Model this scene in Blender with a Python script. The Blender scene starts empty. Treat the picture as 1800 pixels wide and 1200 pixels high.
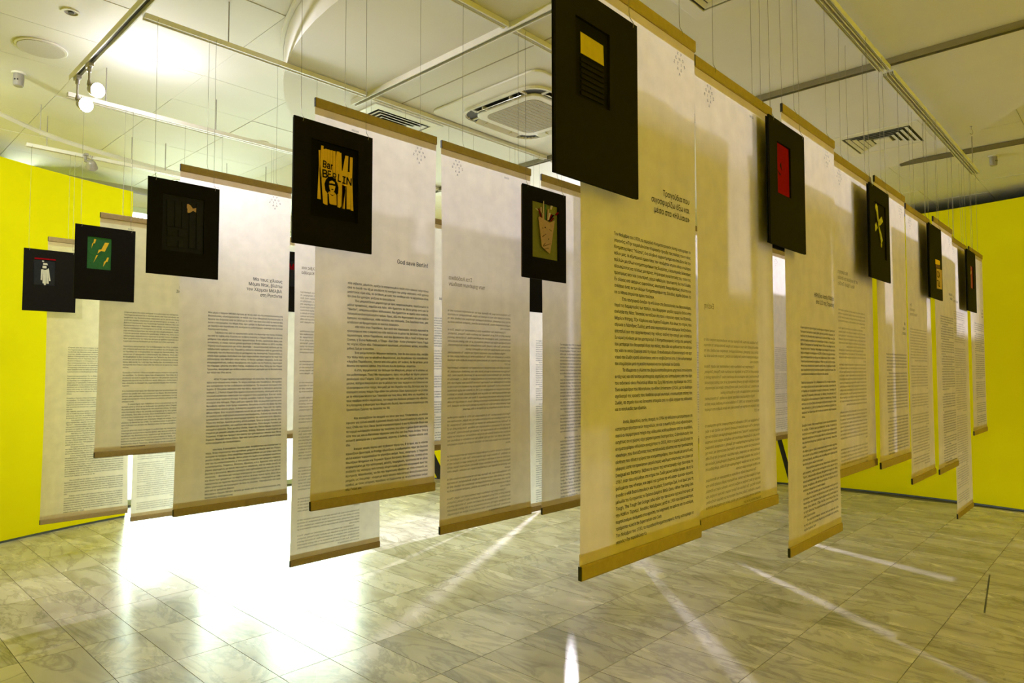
import bpy, bmesh, math, random, os
from mathutils import Vector, Matrix
from mathutils.geometry import delaunay_2d_cdt
import numpy as np

rnd = random.Random(7)
R = math.radians
C = bpy.context.scene.collection
H = 1.45            # eye height: every z below is written relative to the lens, then lifted by H

# ------------------------------------------------------------ camera
cd = bpy.data.cameras.new('camera')
cam = bpy.data.objects.new('camera', cd)
C.objects.link(cam)
cam.location = (0, 0, H)
cam.rotation_euler = (R(90 + 2.487), 0, R(-46.67))
cd.sensor_width = 36
cd.lens = 1184 / 1800 * 36
cd.clip_start = 0.05
bpy.context.scene.camera = cam

# ------------------------------------------------------------ view and world
sc = bpy.context.scene
sc.view_settings.view_transform = 'Standard'
sc.view_settings.look = 'None'
sc.view_settings.gamma = 1
sc.view_settings.use_curve_mapping = False
sc.view_settings.exposure = 0.12
sc.cycles.max_bounces = 9
sc.cycles.diffuse_bounces = 6
sc.cycles.transmission_bounces = 8
sc.cycles.glossy_bounces = 4
sc.cycles.transparent_max_bounces = 8
sc.cycles.sample_clamp_indirect = 6
sc.cycles.use_denoising = True
try:
    sc.cycles.denoiser = 'OPENIMAGEDENOISE'
except Exception:
    pass
sc.cycles.caustics_reflective = False
sc.cycles.caustics_refractive = False

world = bpy.data.worlds.new('world')
sc.world = world
world.use_nodes = True
bg = world.node_tree.nodes['Background']
bg.inputs[0].default_value = (0.90, 1.0, 0.91, 1)     # overcast daylight outside the glass front
bg.inputs[1].default_value = 16.0


def light(name, kind, loc, power, color=(1, 1, 1), aim=None, radius=0.05, spot=None, blend=0.5, size=None, portal=False):
    d = bpy.data.lights.new(name, kind)
    o = bpy.data.objects.new(name, d)
    C.objects.link(o)
    o.location = (loc[0], loc[1], loc[2] + H)
    d.energy = power
    d.color = color
    if kind in ('POINT', 'SPOT'):
        d.shadow_soft_size = radius
    if kind == 'SPOT':
        d.spot_size = R(spot)
        d.spot_blend = blend
    if size:
        d.shape = 'RECTANGLE'
        d.size, d.size_y = size
    if portal:
        d.cycles.is_portal = True
    if aim:
        v = Vector((aim[0], aim[1], aim[2] + H)) - o.location
        o.rotation_euler = v.to_track_quat('-Z', 'Y').to_euler()
    return o


WARM = (.96, .91, 1.0)
# daylight opening
light('daylight_portal', 'AREA', (3.9, 8.02, 0.18), 1, aim=(3.9, 0, 0.18), size=(3.5, 3.26), portal=True)
# track spotlights of the room, then added spill and wall fills
LAMP_A = (1.13, 4.36, 1.525)
LAMP_B = (1.13, 4.14, 1.545)
LAMP_R = (6.90, 5.42, 1.62)
light('track_spot_light', 'SPOT', LAMP_A, 62, WARM, aim=(1.9, 2.25, 0.72), radius=0.03, spot=76, blend=0.6)
light('track_spot_light', 'SPOT', LAMP_B, 68, WARM, aim=(2.4, 2.25, 0.72), radius=0.03, spot=76, blend=0.6)
light('added_spot_spill', 'POINT', (1.42, 4.38, 1.62), 9, WARM, radius=0.05)  # added point light for the pair's spill onto the ceiling
light('track_spot_light', 'SPOT', LAMP_R, 980, (.94, .88, 1.0), aim=(2.4, 1.4, -0.6), radius=0.03, spot=95, blend=0.4)
light('added_wall_fill', 'SPOT', (2.6, -1.4, 1.50), 330, (1, .81, .55), aim=(4.6, -3.2, 0.5), radius=0.05, spot=140, blend=0.8)  # unseen fill, added so the yellow wall bounces onto the front row
light('added_wall_fill', 'SPOT', (-0.1, 4.6, 1.60), 120, (.95, 1, .86), aim=(1.6, 7.4, 0.3), radius=0.05, spot=110, blend=0.8)  # unseen fill, added to brighten the left wall
light('added_wall_fill', 'SPOT', (-0.2, -0.6, 1.55), 210, (1, .80, .5), aim=(-1.0, -2.4, 0.2), radius=0.05, spot=120, blend=0.8)  # another added fill behind the camera, for yellow bounce


# ------------------------------------------------------------ materials
def mat(name, base=(.8, .8, .8), rough=.6, metal=0., spec=.5, emit=None, estr=0.):
    m = bpy.data.materials.new(name)
    m.use_nodes = True
    b = m.node_tree.nodes['Principled BSDF']
    b.inputs['Base Color'].default_value = (*base, 1)
    b.inputs['Roughness'].default_value = rough
    b.inputs['Metallic'].default_value = metal
    b.inputs['Specular IOR Level'].default_value = spec
    if emit:
        b.inputs['Emission Color'].default_value = (*emit, 1)
        b.inputs['Emission Strength'].default_value = estr
    return m


def noisy(m, scale, amount, detail=4, stretch=(1, 1, 1), bump=0.0, coords='Object'):
    """vary a material's base colour with fine noise"""
    nt = m.node_tree
    n = nt.nodes
    b = n['Principled BSDF']
    base = tuple(b.inputs['Base Color'].default_value)
    tc = n.new('ShaderNodeTexCoord')
    mp = n.new('ShaderNodeMapping')
    mp.inputs['Scale'].default_value = stretch
    no = n.new('ShaderNodeTexNoise')
    no.inputs['Scale'].default_value = scale
    no.inputs['Detail'].default_value = detail
    rp = n.new('ShaderNodeMapRange')
    rp.inputs['From Min'].default_value = .3
    rp.inputs['From Max'].default_value = .7
    rp.inputs['To Min'].default_value = 1 - amount
    rp.inputs['To Max'].default_value = 1 + amount
    mx = n.new('ShaderNodeVectorMath')
    mx.operation = 'SCALE'
    mx.inputs[0].default_value = base[:3]
    nt.links.new(tc.outputs[coords], mp.inputs[0])
    nt.links.new(mp.outputs[0], no.inputs['Vector'])
    nt.links.new(no.outputs[0], rp.inputs[0])
    nt.links.new(rp.outputs[0], mx.inputs['Scale'])
    nt.links.new(mx.outputs[0], b.inputs['Base Color'])
    if bump:
        bp = n.new('ShaderNodeBump')
        bp.inputs['Strength'].default_value = bump
        bp.inputs['Distance'].default_value = .002
        nt.links.new(no.outputs[0], bp.inputs['Height'])
        nt.links.new(bp.outputs[0], b.inputs['Normal'])
    return m


TX, TY, TX0, TY0 = .272, .5385, 1.345, .893      # floor tile size and grid origin


def marble():
    m = bpy.data.materials.new('marble_tile')
    m.use_nodes = True
    nt = m.node_tree
    n = nt.nodes
    L = nt.links.new
    b = n['Principled BSDF']
    geo = n.new('ShaderNodeNewGeometry')
    sub = n.new('ShaderNodeVectorMath'); sub.operation = 'SUBTRACT'; sub.inputs[1].default_value = (TX0, TY0, 0)
    div = n.new('ShaderNodeVectorMath'); div.operation = 'DIVIDE'; div.inputs[1].default_value = (TX, TY, 1000)
    flo = n.new('ShaderNodeVectorMath'); flo.operation = 'FLOOR'
    wn = n.new('ShaderNodeTexWhiteNoise')
    L(geo.outputs['Position'], sub.inputs[0]); L(sub.outputs[0], div.inputs[0]); L(div.outputs[0], flo.inputs[0]); L(flo.outputs[0], wn.inputs['Vector'])
    sc_ = n.new('ShaderNodeVectorMath'); sc_.operation = 'SCALE'; sc_.inputs['Scale'].default_value = 13.
    L(wn.outputs['Color'], sc_.inputs[0])
    add = n.new('ShaderNodeVectorMath'); add.operation = 'ADD'
    L(geo.outputs['Position'], add.inputs[0]); L(sc_.outputs[0], add.inputs[1])
    mp = n.new('ShaderNodeMapping'); mp.inputs['Scale'].default_value = (2.6, 1.0, 1); mp.inputs['Rotation'].default_value = (0, 0, R(20))
    L(add.outputs[0], mp.inputs[0])
    cl = n.new('ShaderNodeTexNoise'); cl.inputs['Scale'].default_value = 1.0; cl.inputs['Detail'].default_value = 5; cl.inputs['Distortion'].default_value = 1.6
    L(mp.outputs[0], cl.inputs['Vector'])
    ve = n.new('ShaderNodeTexNoise'); ve.inputs['Scale'].default_value = .9; ve.inputs['Detail'].default_value = 5; ve.inputs['Roughness'].default_value = .6; ve.inputs['Distortion'].default_value = 2.4
    L(mp.outputs[0], ve.inputs['Vector'])
    # thin veins: |noise - .5|
    s2 = n.new('ShaderNodeMath'); s2.operation = 'SUBTRACT'; s2.inputs[1].default_value = .5; L(ve.outputs[0], s2.inputs[0])
    ab = n.new('ShaderNodeMath'); ab.operation = 'ABSOLUTE'; L(s2.outputs[0], ab.inputs[0])
    vr = n.new('ShaderNodeMapRange'); vr.inputs['From Min'].default_value = 0; vr.inputs['From Max'].default_value = .045
    vr.inputs['To Min'].default_value = .66; vr.inputs['To Max'].default_value = 1.; L(ab.outputs[0], vr.inputs[0])
    rp = n.new('ShaderNodeValToRGB')
    rp.color_ramp.elements[0].position = .24; rp.color_ramp.elements[0].color = (.30, .275, .25, 1)
    rp.color_ramp.elements[1].position = .74; rp.color_ramp.elements[1].color = (.68, .64, .62, 1)
    e = rp.color_ramp.elements.new(.46); e.color = (.53, .495, .47, 1)
    L(cl.outputs[0], rp.inputs[0])
    tr = n.new('ShaderNodeMapRange'); tr.inputs['To Min'].default_value = .84; tr.inputs['To Max'].default_value = 1.08; L(wn.outputs['Value'], tr.inputs[0])
    m1 = n.new('ShaderNodeVectorMath'); m1.operation = 'SCALE'; L(rp.outputs[0], m1.inputs[0]); L(vr.outputs[0], m1.inputs['Scale'])
    m2 = n.new('ShaderNodeVectorMath'); m2.operation = 'SCALE'; L(m1.outputs[0], m2.inputs[0]); L(tr.outputs[0], m2.inputs['Scale'])
    L(m2.outputs[0], b.inputs['Base Color'])
    rr = n.new('ShaderNodeMapRange'); rr.inputs['To Min'].default_value = .18; rr.inputs['To Max'].default_value = .34; L(cl.outputs[0], rr.inputs[0])
    L(rr.outputs[0], b.inputs['Roughness'])
    b.inputs['Specular IOR Level'].default_value = .5
    return m


def paper(name, col, trans, tcol):
    m = bpy.data.materials.new(name)
    m.use_nodes = True
    nt = m.node_tree
    n = nt.nodes
    L = nt.links.new
    for x in list(n):
        n.remove(x)
    out = n.new('ShaderNodeOutputMaterial')
    tc = n.new('ShaderNodeTexCoord')
    no = n.new('ShaderNodeTexNoise'); no.inputs['Scale'].default_value = 16; no.inputs['Detail'].default_value = 6
    L(tc.outputs['Object'], no.inputs['Vector'])
    mr = n.new('ShaderNodeMapRange'); mr.inputs['From Min'].default_value = .3; mr.inputs['From Max'].default_value = .7
    mr.inputs['To Min'].default_value = .93; mr.inputs['To Max'].default_value = 1.05
    L(no.outputs[0], mr.inputs[0])
    # long soft creases running down the sheet
    mp = n.new('ShaderNodeMapping'); mp.inputs['Scale'].default_value = (9, 1, .5)
    L(tc.outputs['Object'], mp.inputs[0])
    cr = n.new('ShaderNodeTexNoise'); cr.inputs['Scale'].default_value = 2.2; cr.inputs['Detail'].default_value = 2
    L(mp.outputs[0], cr.inputs['Vector'])
    mc = n.new('ShaderNodeMapRange'); mc.inputs['From Min'].default_value = .3; mc.inputs['From Max'].default_value = .7
    mc.inputs['To Min'].default_value = .98; mc.inputs['To Max'].default_value = 1.015
    L(cr.outputs[0], mc.inputs[0])
    mu = n.new('ShaderNodeMath'); mu.operation = 'MULTIPLY'; L(mr.outputs[0], mu.inputs[0]); L(mc.outputs[0], mu.inputs[1])
    res = []
    for c in (col, tcol):
        v = n.new('ShaderNodeVectorMath'); v.operation = 'SCALE'; v.inputs[0].default_value = c
        L(mu.outputs[0], v.inputs['Scale'])
        res.append(v)
    d = n.new('ShaderNodeBsdfDiffuse'); L(res[0].outputs[0], d.inputs[0])
    t = n.new('ShaderNodeBsdfTranslucent'); L(res[1].outputs[0], t.inputs[0])
    g = n.new('ShaderNodeBsdfGlossy'); g.inputs['Roughness'].default_value = .45
    mx = n.new('ShaderNodeMixShader'); mx.inputs[0].default_value = trans
    L(d.outputs[0], mx.inputs[1]); L(t.outputs[0], mx.inputs[2])
    m2 = n.new('ShaderNodeMixShader'); m2.inputs[0].default_value = .03
    L(mx.outputs[0], m2.inputs[1]); L(g.outputs[0], m2.inputs[2])
    L(m2.outputs[0], out.inputs[0])
    return m


def glass():
    m = bpy.data.materials.new('clear_glass')
    m.use_nodes = True
    nt = m.node_tree
    n = nt.nodes
    for x in list(n):
        n.remove(x)
    out = n.new('ShaderNodeOutputMaterial')
    t = n.new('ShaderNodeBsdfTransparent'); t.inputs[0].default_value = (.93, .98, .95, 1)
    g = n.new('ShaderNodeBsdfGlossy'); g.inputs['Roughness'].default_value = .02
    f = n.new('ShaderNodeFresnel'); f.inputs[0].default_value = 1.45
    mx = n.new('ShaderNodeMixShader')
    nt.links.new(f.outputs[0], mx.inputs[0]); nt.links.new(t.outputs[0], mx.inputs[1]); nt.links.new(g.outputs[0], mx.inputs[2])
    nt.links.new(mx.outputs[0], out.inputs[0])
    return m


M = {}
M['marble'] = marble()
M['grout'] = mat('tile_joint', (.10, .095, .08), .8)
M['yellow'] = noisy(mat('yellow_wall_paint', (.85, .80, .001), .7, spec=.08), 3, .02)
M['charcoal'] = noisy(mat('gap_shade_and_vinyl', (.014, .015, .022), .8), 5, .1)
M['skirting'] = noisy(mat('blue_grey_edge', (.10, .13, .2), .5), 8, .1)
M['white'] = noisy(mat('white_ceiling_paint', (.74, .735, .70), .7, spec=.2), 2.5, .02)
M['joint'] = mat('ceiling_joint', (.40, .37, .30), .8)
M['plaster'] = noisy(mat('pale_plaster', (.75, .75, .70), .7), 4, .03)
M['track'] = noisy(mat('white_track_metal', (.72, .71, .66), .35), 20, .02)
M['shaded'] = noisy(mat('shaded_grey_metal', (.20, .18, .11), .6), 20, .05)  # track metal with its shade put into a darker colour
M['slot'] = mat('track_slot', (.03, .03, .03), .5)
M['grey_metal'] = noisy(mat('grey_metal', (.35, .33, .32), .4, .3), 20, .05)
M['wire'] = mat('steel_wire', (.24, .22, .18), .45, .4)
M['paper'] = paper('rice_paper', (.76, .64, .38), .44, (.80, .785, .79))
M['hem'] = paper('folded_paper_hem', (.72, .58, .32), .26, (.70, .60, .50))
M['bar'] = noisy(mat('kraft_board_bar', (.34, .25, .12), .7), 60, .08)
M['barend'] = mat('black_bar_end', (.01, .01, .012), .5)
M['ink'] = mat('black_ink', (.02, .018, .015), .7)
M['ink_back'] = mat('ink_showing_through', (.25, .21, .14), .8)
M['ink_soft'] = mat('grey_ink', (.12, .11, .10), .7)
M['black'] = noisy(mat('black_card', (.007, .006, .005), .8, spec=.12), 60, .15)
M['black2'] = noisy(mat('inner_black_card', (.003, .003, .003), .85, spec=.1), 60, .15)
M['navy'] = noisy(mat('blue_black_card', (.015, .016, .020), .8, spec=.15), 60, .15)
M['card'] = noisy(mat('tan_backing_card', (.36, .28, .15), .8), 40, .08)
M['gold'] = noisy(mat('amber_card', (.72, .44, .01), .7), 50, .06)
M['yelcard'] = noisy(mat('yellow_card', (.88, .58, .02), .7), 50, .05)
M['red'] = noisy(mat('red_card', (.20, .0015, .005), .85, spec=.05), 60, .08)
M['green'] = noisy(mat('green_card', (.008, .13, .03), .7), 60, .12)
M['olive'] = noisy(mat('olive_card', (.20, .20, .015), .7), 60, .1)
M['mustard'] = noisy(mat('mustard_card', (.44, .33, .01), .7), 50, .05)
M['tan'] = noisy(mat('tan_paper', (.50, .32, .16), .7), 50, .08)
M['cream'] = noisy(mat('cream_paper', (.66, .56, .36), .7), 50, .08)
M['bone'] = noisy(mat('bone_paper', (.52, .50, .42), .7), 50, .08)
M['leaf'] = noisy(mat('grass_green_paper', (.05, .16, .02), .7), 50, .08)
M['purple'] = noisy(mat('purple_card', (.10, .03, .09), .7), 50, .08)
M['magenta'] = noisy(mat('magenta_card', (.30, .03, .09), .7), 50, .08)
M['lime'] = noisy(mat('mottled_yellow_card', (.42, .40, .05), .7), 50, .35)
M['glass'] = glass()
M['aluminium'] = noisy(mat('window_aluminium', (.62, .68, .64), .35, .2), 12, .04)
M['lamp'] = mat('lamp_glow', (1, 1, 1), .4, emit=(1, .95, .88), estr=45)
M['lamp_dim'] = mat('shielded_lamp_glow', (1, 1, 1), .4, emit=(1, .97, 1), estr=5)
M['pave'] = noisy(mat('outside_paving', (.7, .7, .66), .8), 4, .1)


# ------------------------------------------------------------ mesh helpers
class MB:
    def __init__(self):
        self.v = []; self.f = []

    def poly(self, pts):
        i = len(self.v)
        self.v += [tuple(p) for p in pts]
        self.f.append(tuple(range(i, i + len(pts))))
        return self

    def box(self, x0, x1, y0, y1, z0, z1):
        i = len(self.v)
        self.v += [(x0, y0, z0), (x1, y0, z0), (x1, y1, z0), (x0, y1, z0), (x0, y0, z1), (x1, y0, z1), (x1, y1, z1), (x0, y1, z1)]
        self.f += [tuple(i + k for k in q) for q in ((0, 3, 2, 1), (4, 5, 6, 7), (0, 1, 5, 4), (1, 2, 6, 5), (2, 3, 7, 6), (3, 0, 4, 7))]
        return self

    def prism_y(self, pts, y0, y1):
        """outline in (x, z), extruded from y0 (front) to y1"""
        n = len(pts)
        i = len(self.v)
        self.v += [(x, y0, z) for x, z in pts] + [(x, y1, z) for x, z in pts]
        self.f.append(tuple(i + k for k in range(n)))
        self.f.append(tuple(i + n + k for k in reversed(range(n))))
        for k in range(n):
            a, b = k, (k + 1) % n
            self.f.append((i + a, i + n + a, i + n + b, i + b))
        return self

    def prism_z(self, pts, z0, z1):
        n = len(pts)
        i = len(self.v)
        self.v += [(x, y, z0) for x, y in pts] + [(x, y, z1) for x, y in pts]
        self.f.append(tuple(i + k for k in reversed(range(n))))
        self.f.append(tuple(i + n + k for k in range(n)))
        for k in range(n):
            a, b = k, (k + 1) % n
            self.f.append((i + a, i + b, i + n + b, i + n + a))
        return self

    def ring_z(self, outer, inner, z0, z1):
        """frame between two outlines of equal vertex count"""
        n = len(outer)
        i = len(self.v)
        for z in (z0, z1):
            self.v += [(x, y, z) for x, y in outer]
            self.v += [(x, y, z) for x, y in inner]
        for k in range(n):
            a, b = k, (k + 1) % n
            self.f.append((i + a, i + n + a, i + n + b, i + b))
            self.f.append((i + 2 * n + a, i + 2 * n + b, i + 3 * n + b, i + 3 * n + a))
            self.f.append((i + a, i + b, i + 2 * n + b, i + 2 * n + a))
            self.f.append((i + n + b, i + n + a, i + 3 * n + a, i + 3 * n + b))
        return self

    def tube(self, pts, r, seg=6, caps=True):
        pts = [Vector(p) for p in pts]
        rs = r if isinstance(r, (list, tuple)) else [r] * len(pts)
        base = len(self.v)
        up = None
        for k, p in enumerate(pts):
            t = (pts[min(k + 1, len(pts) - 1)] - pts[max(k - 1, 0)]).normalized()
            if up is None:
                up = Vector((0, 0, 1)) if abs(t.z) < .9 else Vector((1, 0, 0))
            a = t.cross(up).normalized()
            b = a.cross(t).normalized()
            up = b
            for s in range(seg):
                an = 2 * math.pi * s / seg
                q = p + rs[k] * (math.cos(an) * a + math.sin(an) * b)
                self.v.append(tuple(q))
        for k in range(len(pts) - 1):
            for s in range(seg):
                s2 = (s + 1) % seg
                self.f.append((base + k * seg + s, base + (k + 1) * seg + s, base + (k + 1) * seg + s2, base + k * seg + s2))
        if caps:
            self.f.append(tuple(base + s for s in range(seg)))
            self.f.append(tuple(base + (len(pts) - 1) * seg + s for s in reversed(range(seg))))
        return self

    def build(self, name, m, parent=None, smooth=False, bevel=0., loc=None):
        me = bpy.data.meshes.new(name)
        me.from_pydata(self.v, [], self.f)
        me.materials.append(m)
        if smooth:
            me.polygons.foreach_set('use_smooth', [True] * len(me.polygons))
        me.update()
        o = bpy.data.objects.new(name, me)
        C.objects.link(o)
        if parent:
            o.parent = parent
        if loc:
            o.location = loc
        if bevel:
            md = o.modifiers.new('bevel', 'BEVEL')
            md.width = bevel
            md.segments = 2
            md.limit_method = 'ANGLE'
        return o


def rrect(x0, x1, y0, y1, r, seg=5):
    pts = []
    for cx, cy, a0 in ((x1 - r, y1 - r, 0), (x0 + r, y1 - r, 90), (x0 + r, y0 + r, 180), (x1 - r, y0 + r, 270)):
        for k in range(seg + 1):
            a = R(a0 + 90 * k / seg)
            pts.append((cx + r * math.cos(a), cy + r * math.sin(a)))
    return pts


def circ(cx, cy, r, n=32):
    return [(cx + r * math.cos(2 * math.pi * k / n), cy + r * math.sin(2 * math.pi * k / n)) for k in range(n)]


def tag(o, label, cat, group=None):
    o['label'] = label
    o['category'] = cat
    if group:
        o['group'] = group
    return o


def thing(name, label, cat, loc=(0, 0, 0), group=None):
    o = bpy.data.objects.new(name, None)
    o.empty_display_size = .05
    C.objects.link(o)
    o.location = loc
    return tag(o, label, cat, group)


def struct(o):
    o['kind'] = 'structure'
    return o


# ------------------------------------------------------------ the setting
RC = (3.5, 2.2)
RR = 5.36
ZC = 1.94 + H       # high ceiling
ZD = 1.72 + H       # lowered round ceiling
ZW = 1.81 + H       # top of the yellow partition


def pol(a, r):
    return (RC[0] + r * math.cos(R(a)), RC[1] + r * math.sin(R(a)))


fl = struct(MB().box(-3.2, 10.2, -4.2, 8.2, -.15, -.004).build('floor', M['grout']))
# floor tiles: the nearest 300 in view one by one, the rest joined
tile_mesh = None
cells = []
fwd = Vector((math.sin(R(46.67)), math.cos(R(46.67))))
for i in range(-18, 27):
    for j in range(-10, 14):
        cx, cy = TX0 + (i + .5) * TX, TY0 + (j + .5) * TY
        if math.hypot(cx - RC[0], cy - RC[1]) > 5.9 and not (1.7 < cx < 6.2 and 7 < cy < 8.0):
            continue
        if cy > 8.0:
            continue
        p = Vector((cx, cy))
        along = p.dot(fwd)
        side = abs(p.x * fwd.y - p.y * fwd.x)
        vis = along > 2.6 and side < along * .78 + .3
        cells.append((not vis, along, cx, cy))
cells.sort()
g = .0016
rest = MB()
for k, (nv, al, cx, cy) in enumerate(cells):
    if k < 300 and not nv:
        if tile_mesh is None:
            o = MB().box(-TX / 2 + g, TX / 2 - g, -TY / 2 + g, TY / 2 - g, -.003, 0).build('tile', M['marble'], fl)
            tile_mesh = o.data
        else:
            o = bpy.data.objects.new('tile', tile_mesh)
            C.objects.link(o)
            o.parent = fl
        o.location = (cx, cy, 0)
    else:
        rest.box(cx - TX / 2 + g, cx + TX / 2 - g, cy - TY / 2 + g, cy + TY / 2 - g, -.003, 0)
rest.build('tiling', M['marble'], fl)['kind'] = 'stuff'

MB().poly([(4.93, .752, .0006), (5.87, .8585, .0006), (5.87, .868, .0006), (4.93, .7615, .0006)]).build('floor_scratch', M['grout'], fl)


def arc_wall(name, a0, a1, r0, r1, z0, z1, m, step=2.0):
    n = max(2, int(abs(a1 - a0) / step))
    pts = [pol(a0 + (a1 - a0) * k / n, r0) for k in range(n + 1)] + [pol(a1 + (a0 - a1) * k / n, r1) for k in range(n + 1)]
    mb = MB()
    N = n + 1
    i = 0
    mb.v = [(x, y, z0) for x, y in pts] + [(x, y, z1) for x, y in pts]
    T = len(pts)
    for k in range(n):
        a, b, c, d = k, k + 1, T - 2 - k, T - 1 - k
        mb.f.append((a, b, c, d)); mb.f.append((T + a, T + d, T + c, T + b))
        mb.f.append((a, T + a, T + b, b)); mb.f.append((d, c, T + c, T + d))
    mb.f.append((0, T - 1, 2 * T - 1, T)); mb.f.append((n, T + n, T + n + 1, n + 1))
    return mb.build(name, m, smooth=False)


wl = struct(arc_wall('wall_left', 103.2, 190, RR, RR + .1, .02, ZW, M['yellow']))
wb = struct(arc_wall('wall_behind', 190, 300, RR, RR + .1, .02, ZW, M['yellow']))
wr = struct(arc_wall('wall_right', -60, 74.5, RR, RR + .1, .02, ZW, M['yellow']))
struct(arc_wall('baseboard_left', 103.2, 190, RR + .008, RR + .09, 0, .02, M['skirting']))
struct(arc_wall('baseboard_right', -60, 74.5, RR + .008, RR + .09, 0, .02, M['skirting']))
struct(arc_wall('wall_outer', 112, 424, 5.95, 6.05, 0, ZC + .05, M['charcoal'], 4))  # dark colour stands in for shade in the gap above the partition
# black painted strokes of the large lettering low on the far wall
def stroke(a0, z0, a1, z1, w):
    """slanting band of black vinyl on the curved wall between two (angle, height) points"""
    mb = MB()
    n = 8
    for k in range(n):
        q = []
        for t, s in ((k / n, -1), ((k + 1) / n, -1), ((k + 1) / n, 1), (k / n, 1)):
            a = a0 + (a1 - a0) * t + s * w / 2
            x, y = pol(a, RR - .003)
            q.append((x, y, z0 + (z1 - z0) * t))
        mb.poly(q)
    return mb
for s_ in ((62.3, .0, 65.5, .62, 1.3), (12.3, .0, 15.6, 1.25, .62)):
    stroke(*s_).build('vinyl_stroke', M['charcoal'], wr)

# high ceiling: slab with separate panels below it
ce = struct(MB().box(-3.2, 10.2, -4.2, 8.2, ZC + .02, ZC + .12).build('ceiling', M['joint']))
PX, PY, PX0, PY0 = .588, .545, 1.19, 4.47
pm = None
k = 0
DC, DR = (4.1, 2.6), 2.43
for i in range(-8, 15):
    for j in range(-16, 8):
        cx, cy = PX0 + (i + .5) * PX, PY0 + (j + .5) * PY
        rr_ = math.hypot(cx - RC[0], cy - RC[1])
        if rr_ > 6.3 and not (1.6 < cx < 6.3 and 7 < cy < 8.1):
            continue
        if math.hypot(cx - DC[0], cy - DC[1]) < DR - .5 or cy > 8.0:
            continue
        if cy < -1.6 or cx < -1.2:
            continue
        if k >= 300:
            continue
        if pm is None:
            o = MB().box(-PX / 2 + .0018, PX / 2 - .0018, -PY / 2 + .0018, PY / 2 - .0018, 0, .02).build('ceiling_panel', M['white'], ce)
            pm = o.data
        else:
            o = bpy.data.objects.new('ceiling_panel', pm)
            C.objects.link(o)
            o.parent = ce
        o.location = (cx, cy, ZC + rnd.choice((0, 0, 0, .003)))
        k += 1
MB().box(-3.2, 10.2, -4.2, -1.85, ZC, ZC + .02).build('plain_ceiling', M['white'], ce)
MB().box(-3.2, -1.45, -1.85, 8.2, ZC, ZC + .02).build('plain_ceiling', M['white'], ce)

# lowered round ceiling
dr = MB()
dr.prism_z(circ(*DC, DR, 96), ZD, ZC - .001)
drum = struct(dr.build('ceiling_lowered', M['white']))
MB().ring_z(circ(*DC, DR + .022, 96), circ(*DC, DR + .002, 96), ZC - .03, ZC - .001).build('edge_tape', M['plaster'], drum)
for x in (2.62,):
    hl = math.sqrt(DR * DR - (x - DC[0]) ** 2) - .03
    MB().box(x - .004, x + .004, DC[1] - hl, DC[1] + hl, ZD - .0015, ZD).build('panel_joint', M['joint'], drum)

# glazed front behind the opening
wy = 8.02
MB_ = MB()
MB_.box(1.55, 2.22, wy, wy + .15, 0, ZC); MB_.box(5.62, 6.45, wy, wy + .15, 0, ZC); MB_.box(2.22, 5.62, wy, wy + .15, 1.80 + H, ZC)
struct(MB_.build('wall_back', M['plaster']))
struct(MB().box(1.45, 1.55, 7.66, wy + .15, 0, ZC).build('wall_recess', M['charcoal']))  # coloured dark to stand in for shade above the left wall
struct(MB().box(6.45, 6.55, 7.0, wy + .15, 0, ZC).build('wall_recess', M['plaster']))
win = struct(MB().box(2.22, 5.62, wy + .03, wy + .09, 1.74 + H, 1.80 + H).box(2.22, 5.62, wy + .03, wy + .09, 0, .06).box(2.22, 2.28, wy + .03, wy + .09, .06, 1.74 + H)
             .box(5.56, 5.62, wy + .03, wy + .09, .06, 1.74 + H).build('window_1', M['aluminium']))
for x in (3.02, 3.84, 4.68):
    MB().box(x - .025, x + .025, wy + .035, wy + .085, .06, 1.74 + H).build('mullion', M['aluminium'], win)
MB().box(2.28, 5.56, wy + .035, wy + .085, .95 + H, 1.0 + H).build('transom', M['aluminium'], win)
xs = [2.28, 2.995, 3.045, 3.815, 3.865, 4.655, 4.705, 5.56]
for a in range(4):
    MB().box(xs[2 * a], xs[2 * a + 1], wy + .057, wy + .063, .06, 1.74 + H).build('pane', M['glass'], win)
struct(MB().box(-3, 11, wy + .2, 13, -.2, -.02).build('ground_outside', M['pave']))
# boxed beam running back from the lowered ceiling
struct(MB().box(3.12, 3.62, 4.98, 8.0, 1.72 + H, ZC - .001).build('trim_1', M['plaster']))

# ------------------------------------------------------------ tracks
def hang_track(name, label, y, z, x0, x1, double=False, cuts=(), rods=()):
    t = thing(name, label, 'track', (x0, y, z + H), 'picture hanging tracks above the banner rows')
    L = x1 - x0
    rails = (-.018, .018) if double else (0,)
    segs = []
    s = 0
    for c in cuts:
        segs.append((s, c - x0 - .03)); s = c - x0 + .03
    segs.append((s, L))
    for a, b in segs:
        mb = MB()
        for ry in rails:
            w = .011 if double else .019
            mb.box(a, b, ry - w, ry - w * .6, 0, .026)
            mb.box(a, b, ry + w * .6, ry + w, 0, .026)
            mb.box(a, b, ry - w * .6, ry + w * .6, .016, .026)
            for rb in ((0,) if double else (-.4, 0, .4)):
                mb.box(a, b, ry + rb * w - w * .1, ry + rb * w + w * .1, .003, .016)
        mb.build('rail', M['track'], t)
        MB().box(a, b, rails[0] - .006, rails[-1] + .006, .0155, .0158).build('rail_groove', M['joint'], t)
    for rx, ztop in rods:
        MB().tube([(rx - x0, 0, .024), (rx - x0, 0, ztop - z)], .0035, 6).build('rod', M['grey_metal'], t)
    return t


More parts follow.
